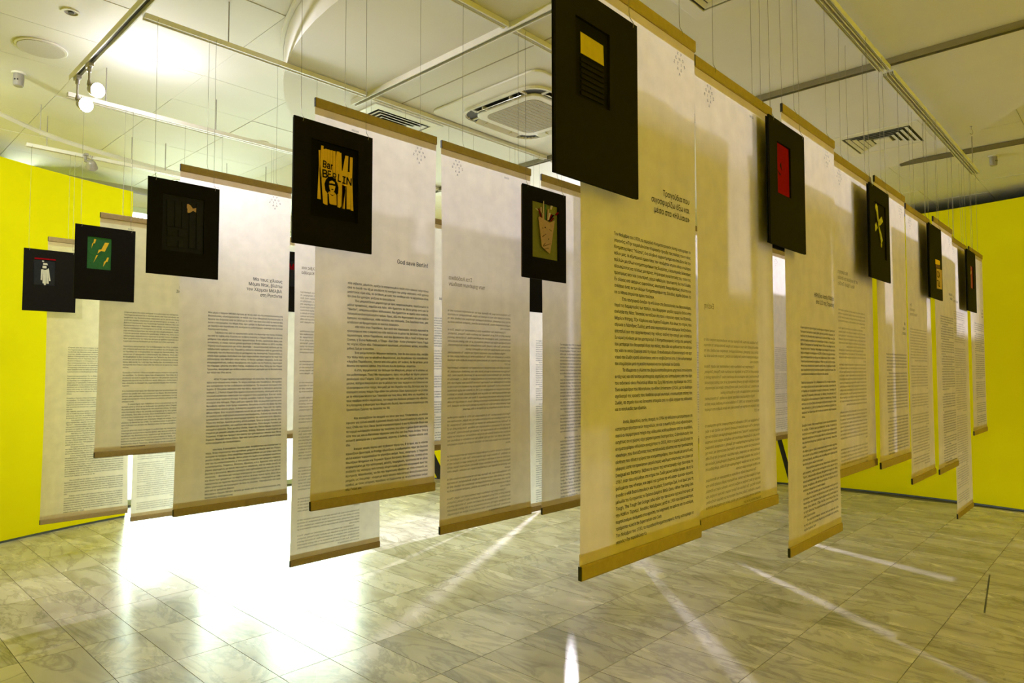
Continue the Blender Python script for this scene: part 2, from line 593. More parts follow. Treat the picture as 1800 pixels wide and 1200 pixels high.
hang_track('hanging_track', 'double white hanging track above the nearest banner row on the right', 1.005, 1.645, 1.0, 6.745, True, cuts=(4.09,), rods=((6.62, 1.94), (4.4, 1.72), (1.9, 1.72)))
hang_track('hanging_track', 'white hanging track above the God save Berlin banner row', 2.257, 1.692, .95, 6.3, cuts=(2.38, 4.09), rods=((1.2, 1.94), (5.9, 1.72)))
hang_track('hanging_track', 'white hanging track above the banner behind the bow tie card', 3.463, 1.69, 1.09, 6.95, cuts=(2.38, 4.09), rods=((1.5, 1.94), (5.5, 1.72)))
hang_track('hanging_track', 'white hanging track just behind the two glowing spotlights', 4.80, 1.69, 1.09, 6.95, rods=((1.3, 1.94), (2.0, 1.94), (4.5, 1.94)))
hang_track('hanging_track', 'short white hanging track crossing the curved light track', 6.05, 1.675, 1.12, 5.0, rods=((1.25, 1.94), (2.1, 1.94), (3.0, 1.94)))


def light_track(name, label, x, y0, y1, z, rods=(), m='track'):
    t = thing(name, label, 'track', (x, y0, z + H), 'lighting tracks across the ceiling')
    L = y1 - y0
    MB().box(-.019, -.013, 0, L, -.034, 0).box(.013, .019, 0, L, -.034, 0).box(-.013, .013, 0, L, -.008, 0).box(-.019, .019, -.012, 0, -.036, 0).build('track_body', M[m], t)
    MB().box(-.013, .013, .001, L, -.012, -.0085).build('conductor_slot', M['slot'], t)
    for ry, ztop in rods:
        MB().tube([(0, ry - y0, 0), (0, ry - y0, ztop - z)], .0035, 6).build('rod', M['grey_metal'], t)
    return t


lt_left = light_track('light_track', 'grey lighting track carrying the pair of glowing spotlights', 1.06, -1.0, 4.56, 1.735)
# continue to the rear: a second length behind the end cap
light_track('light_track', 'white lighting track whose end pokes out beside the air conditioner', 2.38, .2, 3.64, 1.72)
light_track('light_track', 'lighting track crossing the double hanging track at the right', 4.09, -.6, 5.3, 1.72, m='shaded')
light_track('light_track', 'lighting track hidden behind the far banners', 6.90, 4.86, 5.8, 1.74, rods=((5.0, 1.94), (5.7, 1.94)))
light_track('light_track', 'dark strip standing for a shaded ceiling recess near the far right edge', 6.98, -.4, 1.62, 1.935, m='shaded')  # strip added for the shaded recess between ceiling panels

# curved lighting track along the left wall
cv = [(.55, 5.3), (.80, 5.53), (1.03, 5.72), (1.16, 5.82), (1.35, 5.93), (1.55, 6.0), (1.85, 6.09), (2.17, 6.16), (2.7, 6.22), (3.4, 6.2)]
t = thing('light_track', 'curved white lighting track following the yellow wall at left', 'track', (0, 0, 0), 'lighting tracks across the ceiling')
MB().tube([(x, y, 1.738 + H) for x, y in cv], .017, 4).build('track_body', M['track'], t)
for k_ in (3, 6, 8):
    x, y = cv[k_]
    MB().tube([(x, y, 1.71 + H), (x, y, ZC)], .003, 6).build('rod', M['grey_metal'], t)


def spotlight(label, base, head, aim, on=True, group='track spotlights', lens='lamp'):
    t = thing('spotlight', label, 'spotlight', (base[0], base[1], base[2] + H), group)
    b = Vector((0, 0, 0))
    hv = Vector(head) - Vector(base)
    MB().box(-.013, .013, -.035, .035, -.018, 0).build('track_adapter', M['grey_metal'], t, bevel=.002)
    MB().tube([b + Vector((0, 0, -.015)), b + Vector((0, 0, -.045))], .011, 12).build('collar', M['grey_metal'], t)
    back = hv - (Vector(aim) - Vector(head)).normalized() * .045
    MB().tube([b + Vector((0, 0, -.04)), Vector((0, 0, min(back.z + .035, -.05)))], .0055, 8).build('stem', M['grey_metal'], t)
    d = (Vector(aim) - Vector(head)).normalized()
    MB().tube([Vector((0, 0, min(back.z + .04, -.05))), Vector((0, 0, back.z + .02)), back + Vector((0, 0, .0)), ], [.008, .012, .015], 8).build('yoke', M['grey_metal'], t)
    prof = [(-.060, .016), (-.052, .026), (-.03, .034), (-.008, .040), (.0, .043), (.004, .043)]
    MB().tube([hv + d * a for a, r in prof], [r for a, r in prof], 20).build('lamp_head', M['grey_metal'], t, smooth=True)
    MB().tube([hv + d * .0045, hv + d * .010, hv + d * .013], [.040, .034, .018], 20).build('lens', M[lens] if on else M['slot'], t, smooth=True)
    for s in (-1, 1):
        MB().tube([hv - d * .05 + Vector((0, 0, .012)), hv - d * .06 + Vector((s * .008, s * .004, .045))], .002, 5).build('wing_screw', M['grey_metal'], t)
    return t


spotlight('lit spotlight, the left one of the glowing pair under the track end', (1.06, 4.455, 1.70), (1.095, 4.42, 1.535), (2.2, 0.8, .4))
spotlight('lit spotlight, the right and higher one of the glowing pair', (1.06, 4.225, 1.70), (1.095, 4.20, 1.555), (2.5, 0.4, .3))
rear = spotlight('lit spotlight hidden behind the far banners', (6.90, 5.46, 1.70), (6.92, 5.46, 1.64), (2.4, 1.4, -.6), lens='lamp_dim')
_b = MB().box(-.17, .17, -.02, .42, 0, .003).build('added_light_flap', M['grey_metal'], rear)  # unseen flap, added to keep the lamp's light off the ceiling
_b.location = (.02, -.04, -.052)
_b.rotation_euler = (0, 0, math.atan2(1.4 - 5.42, 2.4 - 6.9) - math.pi / 2)
spotlight('small unlit white spotlight on the curved track', (1.50, 6.02, 1.70), (1.54, 6.0, 1.60), (2.0, 7.4, .6), on=False)

# ------------------------------------------------------------ ceiling fittings
def disc_thing(name, label, cat, x, y, z, r, h, m, n=32):
    t = thing(name, label, cat, (x, y, z + H))
    MB().prism_z(circ(0, 0, r, n), -h, 0).build('rim', m, t, bevel=min(.004, h * .4))
    return t


sp = disc_thing('ceiling_speaker', 'large round white speaker grille flush with the ceiling at left', 'speaker', .945, 4.78, 1.94, .135, .010, M['track'])
MB().prism_z(circ(0, 0, .120, 32), -.0135, -.009).build('grille', noisy(mat('speaker_mesh', (.55, .53, .48), .8), 300, .2), sp)
dots = (('small recessed downlight above the round ceiling speaker', .955, 4.18), ('small recessed downlight left of the curved ceiling edge', 2.66, 5.42), ('small recessed downlight over the bow tie card', 2.60, 7.16))
for lb, x, y in dots:
    t = thing('downlight', lb, 'downlight', (x, y, ZC), 'recessed downlights')
    MB().ring_z(circ(0, 0, .045, 24), circ(0, 0, .032, 24), -.008, 0).build('rim', M['track'], t)
    MB().prism_z(circ(0, 0, .032, 20), -.003, -.001).build('reflector', M['grey_metal'], t)
    MB().prism_z(circ(0, 0, .014, 12), -.009, -.003).build('bulb', M['slot'], t)
for lb, x, y in (('small grey sensor with two dots hanging from the left ceiling', .93, 5.30), ('small grey sensor with two dots on the far right ceiling', 7.36, .96)):
    t = thing('smoke_detector', lb, 'sensor', (x, y, ZC), 'ceiling sensors')
    MB().prism_z(circ(0, 0, .040, 24), -.012, 0).build('base', M['track'], t)
    MB().tube([(0, 0, -.01), (0, 0, -.04), (0, 0, -.085), (0, 0, -.09)], [.030, .031, .029, .024], 20).build('housing', M['grey_metal'], t, smooth=False)
    for a in (-110, -140):
        MB().prism_z(circ(.0305 * math.cos(R(a)), .0305 * math.sin(R(a)), .004, 8), -.056, -.048).build('eye', M['slot'], t)
t = thing('ceiling_hook', 'small curled metal hook screwed into the lowered ceiling at right', 'hook', (5.62, .856, ZD))
pts = [(0, 0, 0), (0, 0, -.02)] + [(.018 * math.sin(R(a)), -.018 * math.sin(R(a)) * .4, -.038 + .018 * math.cos(R(a))) for a in range(0, 250, 25)]
MB().tube(pts, .0022, 6).build('hook_bend', M['grey_metal'], t)
MB().prism_z(circ(0, 0, .007, 12), -.003, 0).build('washer', M['grey_metal'], t)


def diffuser(label, cx, cy):
    t = thing('air_vent', label, 'air vent', (cx, cy, ZD), 'square ceiling air diffusers')
    o_ = .285
    sq = lambda s: [(-s, -s), (s, -s), (s, s), (-s, s)]
    MB().ring_z(sq(o_), sq(.222), -.008, 0).build('flange', M['track'], t, bevel=.002)
    MB().prism_z(sq(.222), -.0008, -.0003).build('dark_duct', M['slot'], t)
    for s in (.205, .168, .131, .094):
        mb = MB()
        a, b = s, s - .024
        i = 0
        o4, i4 = sq(a), sq(b)
        mb.v = [(x, y, -.010) for x, y in o4] + [(x, y, -.002) for x, y in i4] + [(x, y, -.0085) for x, y in o4] + [(x, y, -.001) for x, y in i4]
        for q in range(4):
            r_ = (q + 1) % 4
            mb.f += [(q, r_, 4 + r_, 4 + q), (8 + q, 12 + q, 12 + r_, 8 + r_), (q, 8 + q, 8 + r_, r_)]
        mb.build('slat', M['track'], t)
    MB().prism_z(sq(.052), -.010, -.001).build('centre_plate', M['track'], t)
    return t


diffuser('square air diffuser behind the top of the God save Berlin banner', 2.78, 3.84)
diffuser('square air diffuser on the lowered ceiling at the right', 5.50, 1.385)
diffuser('square air diffuser cut by the top edge of the picture', 2.69, 1.27)

# ceiling cassette air conditioner
t = thing('air_conditioner', 'white square cassette air conditioner with a dotted grille in the ceiling', 'air conditioner', (3.30, 2.94, ZD))
MB().prism_z(rrect(-.48, .48, -.475, .475, .07), -.014, 0).build('panel', M['track'], t, bevel=.005)
MB().ring_z(rrect(-.36, .36, -.36, .36, .13, 6), rrect(-.345, .345, -.345, .345, .12, 6), -.030, -.012).build('rim', M['track'], t)
MB().prism_z(rrect(-.345, .345, -.345, .345, .12), -.018, -.013).build('shadow_gap', M['slot'], t)
MB().prism_z(rrect(-.275, .275, -.275, .275, .08), -.034, -.016).build('centre_panel', M['track'], t, bevel=.006)
grm = noisy(mat('grey_grille', (.36, .34, .29), .6), 100, .08)
MB().prism_z(rrect(-.225, .225, -.225, .225, .07), -.036, -.033).build('grille', grm, t)
mb = MB()
for i in range(30):
    for j in range(13):
        x = -.21 + i * .0145
        y = -.21 + j * .035
        if abs(x) > .15 and abs(y) > .15 and math.hypot(abs(x) - .15, abs(y) - .15) > .07:
            continue
        mb.box(x - .003, x + .003, y - .003, y + .003, -.0375, -.0358)
mb.build('grille_perforation', M['cream'], t)['kind'] = 'stuff'
for q in range(4):
    ang = R(90 * q)
    e = bpy.data.objects.new('louvre', None)
    mb = MB()
    flap = [(-.20, .284, -.022), (.20, .284, -.022), (.20, .328, -.044), (-.20, .328, -.044)]
    flap2 = [(x, y, z + .003) for x, y, z in flap]
    mb.poly(flap).poly(flap2[::-1])
    for a in range(4):
        b = (a + 1) % 4
        mb.poly([flap[a], flap2[a], flap2[b], flap[b]])
    for x in (-.12, .12):
        mb.box(x - .004, x + .004, .29, .335, -.04, -.015)
    bpy.data.objects.remove(e)
    o = mb.build('louvre', M['track'], t)
    o.rotation_euler = (0, 0, ang)
    for x in (-.22, .205):
        o = MB().box(x, x + .015, .282, .335, -.026, -.014).build('louvre_end', M['track'], t)
        o.rotation_euler = (0, 0, ang)
for q in range(4):
    ang = 45 + 90 * q
    cxs, cys = (.24 * (1 if math.cos(R(ang)) > 0 else -1), .24 * (1 if math.sin(R(ang)) > 0 else -1))
    n_ = 6
    for kk in range(n_):
        a = ang - 38 + 76 * kk / (n_ - 1)
        x, y = cxs + .098 * math.cos(R(a)), cys + .098 * math.sin(R(a))
        MB().prism_z(circ(x, y, .011, 6), -.024, -.012).build('vent_rib', M['track'], t)

# ------------------------------------------------------------ lettering
FONT = None
try:
    FONT = bpy.data.fonts.load(os.path.join(bpy.utils.resource_path('LOCAL'), 'datafiles', 'fonts', 'Inter.woff2'))
except Exception:
    FONT = None
_cu = bpy.data.curves.new('scratch_lettering', 'FONT')
_ob = bpy.data.objects.new('scratch_lettering', _cu)
_cu.offset = .016
C.objects.link(_ob)
if FONT:
    _cu.font = FONT
_cu.fill_mode = 'NONE'
_cache = {}


def _outline(body, res, wt):
    _cu.body = body
    _cu.size = 1
    _cu.resolution_u = res
    _cu.offset = wt
    dg = bpy.context.evaluated_depsgraph_get()
    dg.update()
    me = bpy.data.meshes.new_from_object(_ob.evaluated_get(dg))
    co = [(v.co.x, v.co.y) for v in me.vertices]
    ed = [tuple(e.vertices) for e in me.edges]
    bpy.data.meshes.remove(me)
    return co, ed


_bar = max(p[0] for p in _outline('|', 1, 0)[0])


def glyph(ch, res, wt):
    """filled shape of one character (own fill: every contour counted by winding) and its advance width"""
    key = (ch, res, wt)
    if key in _cache:
        return _cache[key]
    adv = max(p[0] for p in _outline(ch + '|', 1, 0)[0]) - _bar
    co, ed = _outline(ch, res, 0) if ch.strip() else ([], [])
    if not co:
        _cache[key] = (np.zeros((0, 2)), [], adv)
        return _cache[key]
    nxt = {a: b for a, b in ed}
    both = {}
    for a, b in ed:
        both.setdefault(a, []).append(b); both.setdefault(b, []).append(a)
    seen = set(); loops = []
    for st in range(len(co)):
        if st in seen or st not in both:
            continue
        lp = [st]; seen.add(st)
        cur = nxt.get(st, both[st][0])
        while cur not in seen:
            lp.append(cur); seen.add(cur)
            cand = [q for q in both[cur] if q not in seen]
            if not cand:
                break
            cur = cand[0]
        if len(lp) > 2:
            loops.append(lp)
    # drop doubled points inside each contour
    pts = []; edges = []; polys = []
    for lp in loops:
        pl = []
        for q in lp:
            if not pl or abs(co[q][0] - pl[-1][0]) + abs(co[q][1] - pl[-1][1]) > 1e-5:
                pl.append(co[q])
        if abs(pl[0][0] - pl[-1][0]) + abs(pl[0][1] - pl[-1][1]) < 1e-5:
            pl.pop()
        if len(pl) < 3:
            continue
        n0 = len(pts)
        pts += pl
        edges += [(n0 + k, n0 + (k + 1) % len(pl)) for k in range(len(pl))]
        polys.append(pl)
    if wt:
        # thicken the strokes: push every contour outwards, away from the ink
        ar = lambda pl: sum(pl[k][0] * pl[(k + 1) % len(pl)][1] - pl[(k + 1) % len(pl)][0] * pl[k][1] for k in range(len(pl)))
        sg = 1 if ar(max(polys, key=lambda pl: abs(ar(pl)))) < 0 else -1
        np_ = []
        for pl in polys:
            q = []
            m_ = len(pl)
            for k in range(m_):
                a = Vector(pl[k - 1]); b = Vector(pl[k]); c = Vector(pl[(k + 1) % m_])
                d0 = (b - a).normalized(); d1 = (c - b).normalized()
                n0_ = Vector((-d0.y, d0.x)); n1_ = Vector((-d1.y, d1.x))
                nn = n0_ + n1_
                nn = nn / max(nn.length_squared / 2, .8) if nn.length > 1e-4 else n0_
                q.append(tuple(b + nn * (wt * sg)))
            np_.append(q)
        polys = np_
        pts = [p for pl in polys for p in pl]
    r = delaunay_2d_cdt([Vector((x * 100, y * 100)) for x, y in pts], edges, [], 0, 1e-4)
    V = [(v.x / 100, v.y / 100) for v in r[0]]
    F = []
    for f in r[2]:
        cx = sum(V[q][0] for q in f) / len(f); cy = sum(V[q][1] for q in f) / len(f)
        w = 0
        for pl in polys:
            for k in range(len(pl)):
                x0, y0 = pl[k]; x1, y1 = pl[(k + 1) % len(pl)]
                if y0 <= cy < y1 and (x1 - x0) * (cy - y0) - (cx - x0) * (y1 - y0) > 0:
                    w += 1
                elif y1 <= cy < y0 and (x1 - x0) * (cy - y0) - (cx - x0) * (y1 - y0) < 0:
                    w -= 1
        if w:
            F.append(tuple(f))
    _cache[key] = (np.array(V), F, adv)
    return _cache[key]


def glyphs(s, res=1, wt=.014):
    """vertices (n,2) and faces of one line of lettering at size 1, starting at x = 0"""
    x = 0.; cs = []; fs = []; n = 0
    for ch in s:
        co, f, adv = glyph(ch, res, wt)
        if len(co):
            cs.append(co + np.array([x, 0.]))
            fs += [tuple(q + n for q in t) for t in f]
            n += len(co)
        x += adv
    return (np.concatenate(cs) if cs else np.zeros((0, 2))), fs


class Lettering:
    def __init__(self):
        self.v = []; self.f = []; self.n = 0

    def line(self, s, x, z, size, y=0., align='L', width=None, res=1, mirror=None, rot=0, xs=1.0, wt=.010):
        if not s.strip():
            return
        co, fs = glyphs(s, res, wt)
        if not len(co):
            return
        w = co[:, 0].max() * size * xs
        k = size * xs
        if width:
            k = size * xs * min(1.25, max(.6, width / w))
            w = co[:, 0].max() * k
        px = co[:, 0] * k
        pz = co[:, 1] * size
        if align == 'R':
            px = px - w
        elif align == 'C':
            px = px - w / 2
        if rot:
            c_, s_ = math.cos(R(rot)), math.sin(R(rot))
            px, pz = px * c_ - pz * s_, px * s_ + pz * c_
        px = px + x
        pz = pz + z
        if mirror is not None:
            px = mirror - px
        self.v.append(np.stack([px, np.full_like(px, y), pz], 1))
        self.f += [tuple(i + self.n for i in q) for q in fs]
        self.n += len(px)

    def build(self, name, m, parent=None, loc=None):
        me = bpy.data.meshes.new(name)
        me.from_pydata(np.concatenate(self.v).tolist(), [], self.f)
        me.materials.append(m)
        o = bpy.data.objects.new(name, me)
        C.objects.link(o)
        if parent:
            o.parent = parent
        if loc:
            o.location = loc
        return o


TEXT_A = """Τον Νοέμβριο του 1930, το περιοδικό Κινηματογραφικός Αστήρ καταγράφει το γεγονός: «Την παρελθούσαν Κυριακήν ήνοιξε τας πύλας του ο νέος Κινηματογράφος "Ηλύσια", ένα αληθινό κομψοτέχνημα και στολίδιον δια την πόλιν μας. Αι εξωτερικαί εμφανίσεις του νεοδμήτου κτιρίου είναι ανώτεραι πολλών μεγάλων κινηματογράφων της Ευρώπης, ο εσωτερικός διάκοσμος πλουσιώτατος και τελείως μοντέρνος. Η ηλεκτρική εγκατάστασίς του, τόσον της προσόψεως όσον και η εσωτερική, χάρμα οφθαλμών, πρωτοφανής δια την Ελλάδα. Εν ολίγοις από απόψεως εμφανίσεως, εσωτερικής διαρρυθμίσεως, πλούτου και ανέσεως ένας εκ των ολίγων Κινηματογράφων της Ελλάδος, είμεθα βέβαιοι ότι και αι Αθήναι στερούνται ομοίου τοιούτου».
>Έτσι πανηγυρικά άνοιξαν τα «Ηλύσια» στη Θεσσαλονίκη του Μεσοπολέμου, παρά τις διαμαρτυρίες των πιστών, που θεώρησαν μεγάλη αμαρτία δίπλα στην εκκλησία της Νέας Παναγίας να παίζουν στο πανί ο άκρυλος κόρος του Εξαποδώ, Μάρλεν Ντίτριχ, Τζιν Χάρλοου και Γκρέτα Γκάρμπο. Και όπως το κτήριο, που σήκωσε ο Λέανδρος Ζωίδης μετά από παραγγελία των αδελφών Χατζηνάκου, αποτελεί για την αρχιτεκτονική της πόλης εκείνη την εποχή μια ολάτελα δυναμική σύνδεση με τον μοντερνισμό. Ο Κινηματογραφικός Αστήρ στο ρεπορτάζ του μετέφερε τον θαυμασμό όλης της πόλης, που είδε να ορθώνεται στο κέντρο της κάτι το οποίο ξέφευγε από τη νόρμα. Ο συνδυασμός εξπρεσιονισμού και αρτ ντεκό του Ζωίδη κρατά αποστάσεις από το νεοβυζαντινό στιλ ή τον εκλεκτικισμό που επικράτησαν μετά τη μεγάλη πυρκαγιά και τον σχεδιασμό του Εμπράρ.
>Το ιδίωμα και η γλώσσα του βερολινοσπουδαγμένου μηχανικού ανοιλέγεται εντέχνως και επί τούτου με στοιχεία, καμπύλες και λεπτομέρειες από την όψη του εκδοτικού οίκου Ρούντολφ Μόσε του Έριχ Μέντελσον, σχεδίασμα του 1923. Ένα ακόμα έργο του Μέντελσον, το «Kino Universum» (1926), με το ιδιαίτερο σχεδιασμό της οροφής που διαθέτει κρυφό φωτισμό, εντυπωσίασε επίσης τον Ζωίδη, σε σημείο που να δανειστεί στοιχεία από το οβάλ σχήμα της αίθουσας και το πεταλοειδές των εξωστών.

>Αντίο, Βερολίνο, αντίο, σινεμά, το 1994 τα «Ηλύσια» μετατράπηκαν σε κατάστημα ηλεκτρονικών παιχνιδιών, αν και η σωστή λέξη είναι «βιάστηκαν», αφού οι περιμετρικοί τοίχοι της αίθουσας καθαιρέθηκαν από το αυράδικο, ασχέτως αν ο χώρος είχε χαρακτηριστεί διατηρητέος. Ο βανδαλισμός του κινηματογράφου «Ηλύσια» συνεχίστηκε το 2003, όταν ο χώρος φιλοξένησε το «beshop», που θυσιάζοντας τους πεταλοειδείς εξώστες και την τρισδιάστατη αίσθηση που έδινε ο χώρος του κινηματογράφου, τους ένωσε με μεταλλικές γέφυρες ώστε να προκύψουν μεγαλύτερες ωφέλιμες επιφάνειες για ράφια με Desigual και Burberry. Βέβαια το όργιο της καταστροφής είχε ξεκινήσει το 1957, όταν ποιωσηλώθηκε στο κτήριο του Ζωίδη μερικοί ακόμα όροφοι. Μετά το φαλιμέντο του «Fena», και αφού για χρόνια τα «Ηλύσια» έμειναν κλειστά, άνοιξε ο «ΑΒ Βασιλόπουλος» και το μέρος ξαναπήρε ζωή. Αντί όμως για τη μελωδία του Κυνηγώντας το Πράσινο Διαμάντι (Μπίλι Όσαν, «When The Going Gets Tough, The Tough Get Going») εδώ είδα την ταινία και είχα και ένα κρας με την Κάθλιν Τέρνερ), δεκάδες Νοέμβριους μετά το 1930 που εγκαινιάστηκε, περπλανιέμαι ανάμεσα στα φρούτα, τα λαχανικά, τα κρέατα και τα κασέρια, τσιτάροντας «Lost in the Supermarket» από Clash."""
TEXT_B = """«Θα σέβεστε, μόμολα», κράζει το καρφιτσωμένο πικάπ στον κόκκινο τοίχο πάνω από το booth του dj με αποδέκτη τα ποτήρια του μπαρ απέναντι. «45 χρόνια μπάστακας είμαι εδώ, σε αντίθεση με εσάς που ανάθεμα εάν το αρχαιότερο είναι δεν είναι δύο χρονών», γκαζώνει το ηλεκτρόφωνο.
>Ένα μπομπατζάνικο μπιροπότηρο με ύφος τσαμπουκαλεμένο, παρεξηγημένο τα μάλα προφανώς, αφρίζει και λέει: «Αν ήμασταν σε άλλο μπαρ αντί για το "Berlin", υπεραιωνόβιοι πάλιουκες θα ήμασταν κι εμείς σαν εσένα, παλιομαλακοδισκαχαλασμένο πράμα. Όμως, εδώ στο θηριοτροφείο που μας έριξε ο έμπορος να σερβίρουμε, κάθε πελάτης και νταλγκάς. Στα ζοριλίκια τους, μας εκτοξεύουν για θρυμματισμούς σε ποικιλίες διάφορες».
>«Θα πάτε στον Παράδεισο, άμα αυτό σας παρηγορεί», σκούζει ειρωνικά το ηλεκτρόφωνο που η κεφαλή του είδε πολλά και τα μάτια της βελόνας του ακόμα περισσότερα, «στον Παράδεισο, εκεί που βρίσκονται ήδη ο Λουξ Ιντίριορ των Cramps, η Έλενα Ναθαναήλ, ο Τζέφρι -Gun Club- Λι και η Κατερίνα Γώγου. Γαμώ τις νύχτες έζησα εδώ. Πολυμορφικοί ερωτισμοί, μπαγάσικες φιλίες, καυγάδες μυθικοί, ζωή με το κουτάλι».
>Ένα ρούμι Καπετάν Μόργκαν πετάγεται, («αν δε σου αρέσει εδώ, κατέβα την πίσω πάλι για το αληθινό Βερολίνο»), και διορθώνει την τοποθεσία: «Αρχίδια Παράδεισος, τίποτα από εδώ μέσα, επ' ουδενί, δε θα φτάσει μετά θάνατον στα πράσινα λιβάδια. Στην Κόλαση όλοι θα βρεθούμε, σούμπιτοι».
>Κι έτσι, περιμένοντας τον Θόδωρο τον Μπερλινά, μπορώ να το φτιάσω ως και μυθιστόρημα. Πιας! Με περιεχόμενο, ύφος και ρυθμό σε τέμπο μαγικού ρεαλισμού αλά Γκάμπο. 100 χρόνια Berlin-ιάς και μοναξιάς, με ρούμια του μιλάνε, ποτήρια δακρυσμένα για το μέλλον που τους περιμένει στο Επέκεινα και ηλεκτρόφωνα στον τοίχο, που μαζί με τον Άγγελο του Βιμ Βέντερς και την ποστεράτη επίσης Ντέμπι Χάρι είδαν τον μόδιστρο Σέρα Αμπραχαμιάν να χτυπάει με το «Marquee Moon» των Television και τους Ιόλα, Μπίλ Μπε και Ακριθάκη να τους σερβίρει ποτά ο Αγγελάκας, τον καιρό που δούλευε μπάρμαν στο «Berlin». Ή η Κατερίνα, η πληκτρού των Μωρά στη Φωτιά, που κι εκείνη γκαρσόνεμα στη Χρυσοστόμου Σμύρνης της δεκαετίας του '80.

>Και συνεχίζουν τα σκαμπό να λένε για τους Tindersticks, οι οποίοι έφυγαν για αλλού επειδή η μουσική έπαιζε πολύ δυνατά εκείνη τη νύχτα, για τους Chills και τους Deus (αυτοί καραγούσταραν) ή για τη Siouxsie Sioux και τα τυχερά κωλόφαρδα πλακάκια της τουαλέτας που είδαν τι χρώμα βρακί φορούσε, τότε που ως και οι Banshees πέρασαν από εδώ για ένα Ρόσο Αντίκο. Όλη η εκλεκτή φασαρία και η αριστοκρατία, γηγενής ή διεθνής, πέρασε κάποτε από εδώ.
>Άπειρες φορές περνώ από τη βυσσινί πόρτα του, 8 το πρωί, και το volume παιανίζουν βροντερά, οι Prodigy αλωνίζουν, οι καθωσπρέπει πάμε για δουλειά αλλά κάποια τυχεροπούλια το γλεντάνε ακόμα. Ίσως, σκέφτομαι, η Υπηρεσία Νεωτέρων Μνημείων και Τεχνικών Έργων Κεντρικής Μακεδονίας, η οποία είναι επιφορτισμένη με την καταγραφή, μελέτη, τεκμηρίωση, προστασία και εν γένει ανάδειξη της νεότερης πολιτιστικής κληρονομιάς μέσα στα γεωγραφικά όρια της Κεντρικής Μακεδονίας, να δει την περίπτωση «Berlin» ως τόπο ιστορικό, ως μνημείο, ως ένα μπαρ - κλαμπ με αύρα αέναου πολιτιστικού θεσσαλονικιώτικου αγαθού, με τόσες ιστορικές περιόδους να ζυμώνονται και να γλεντοκοπούν ακόμα εδώ. Γνώμη μου."""
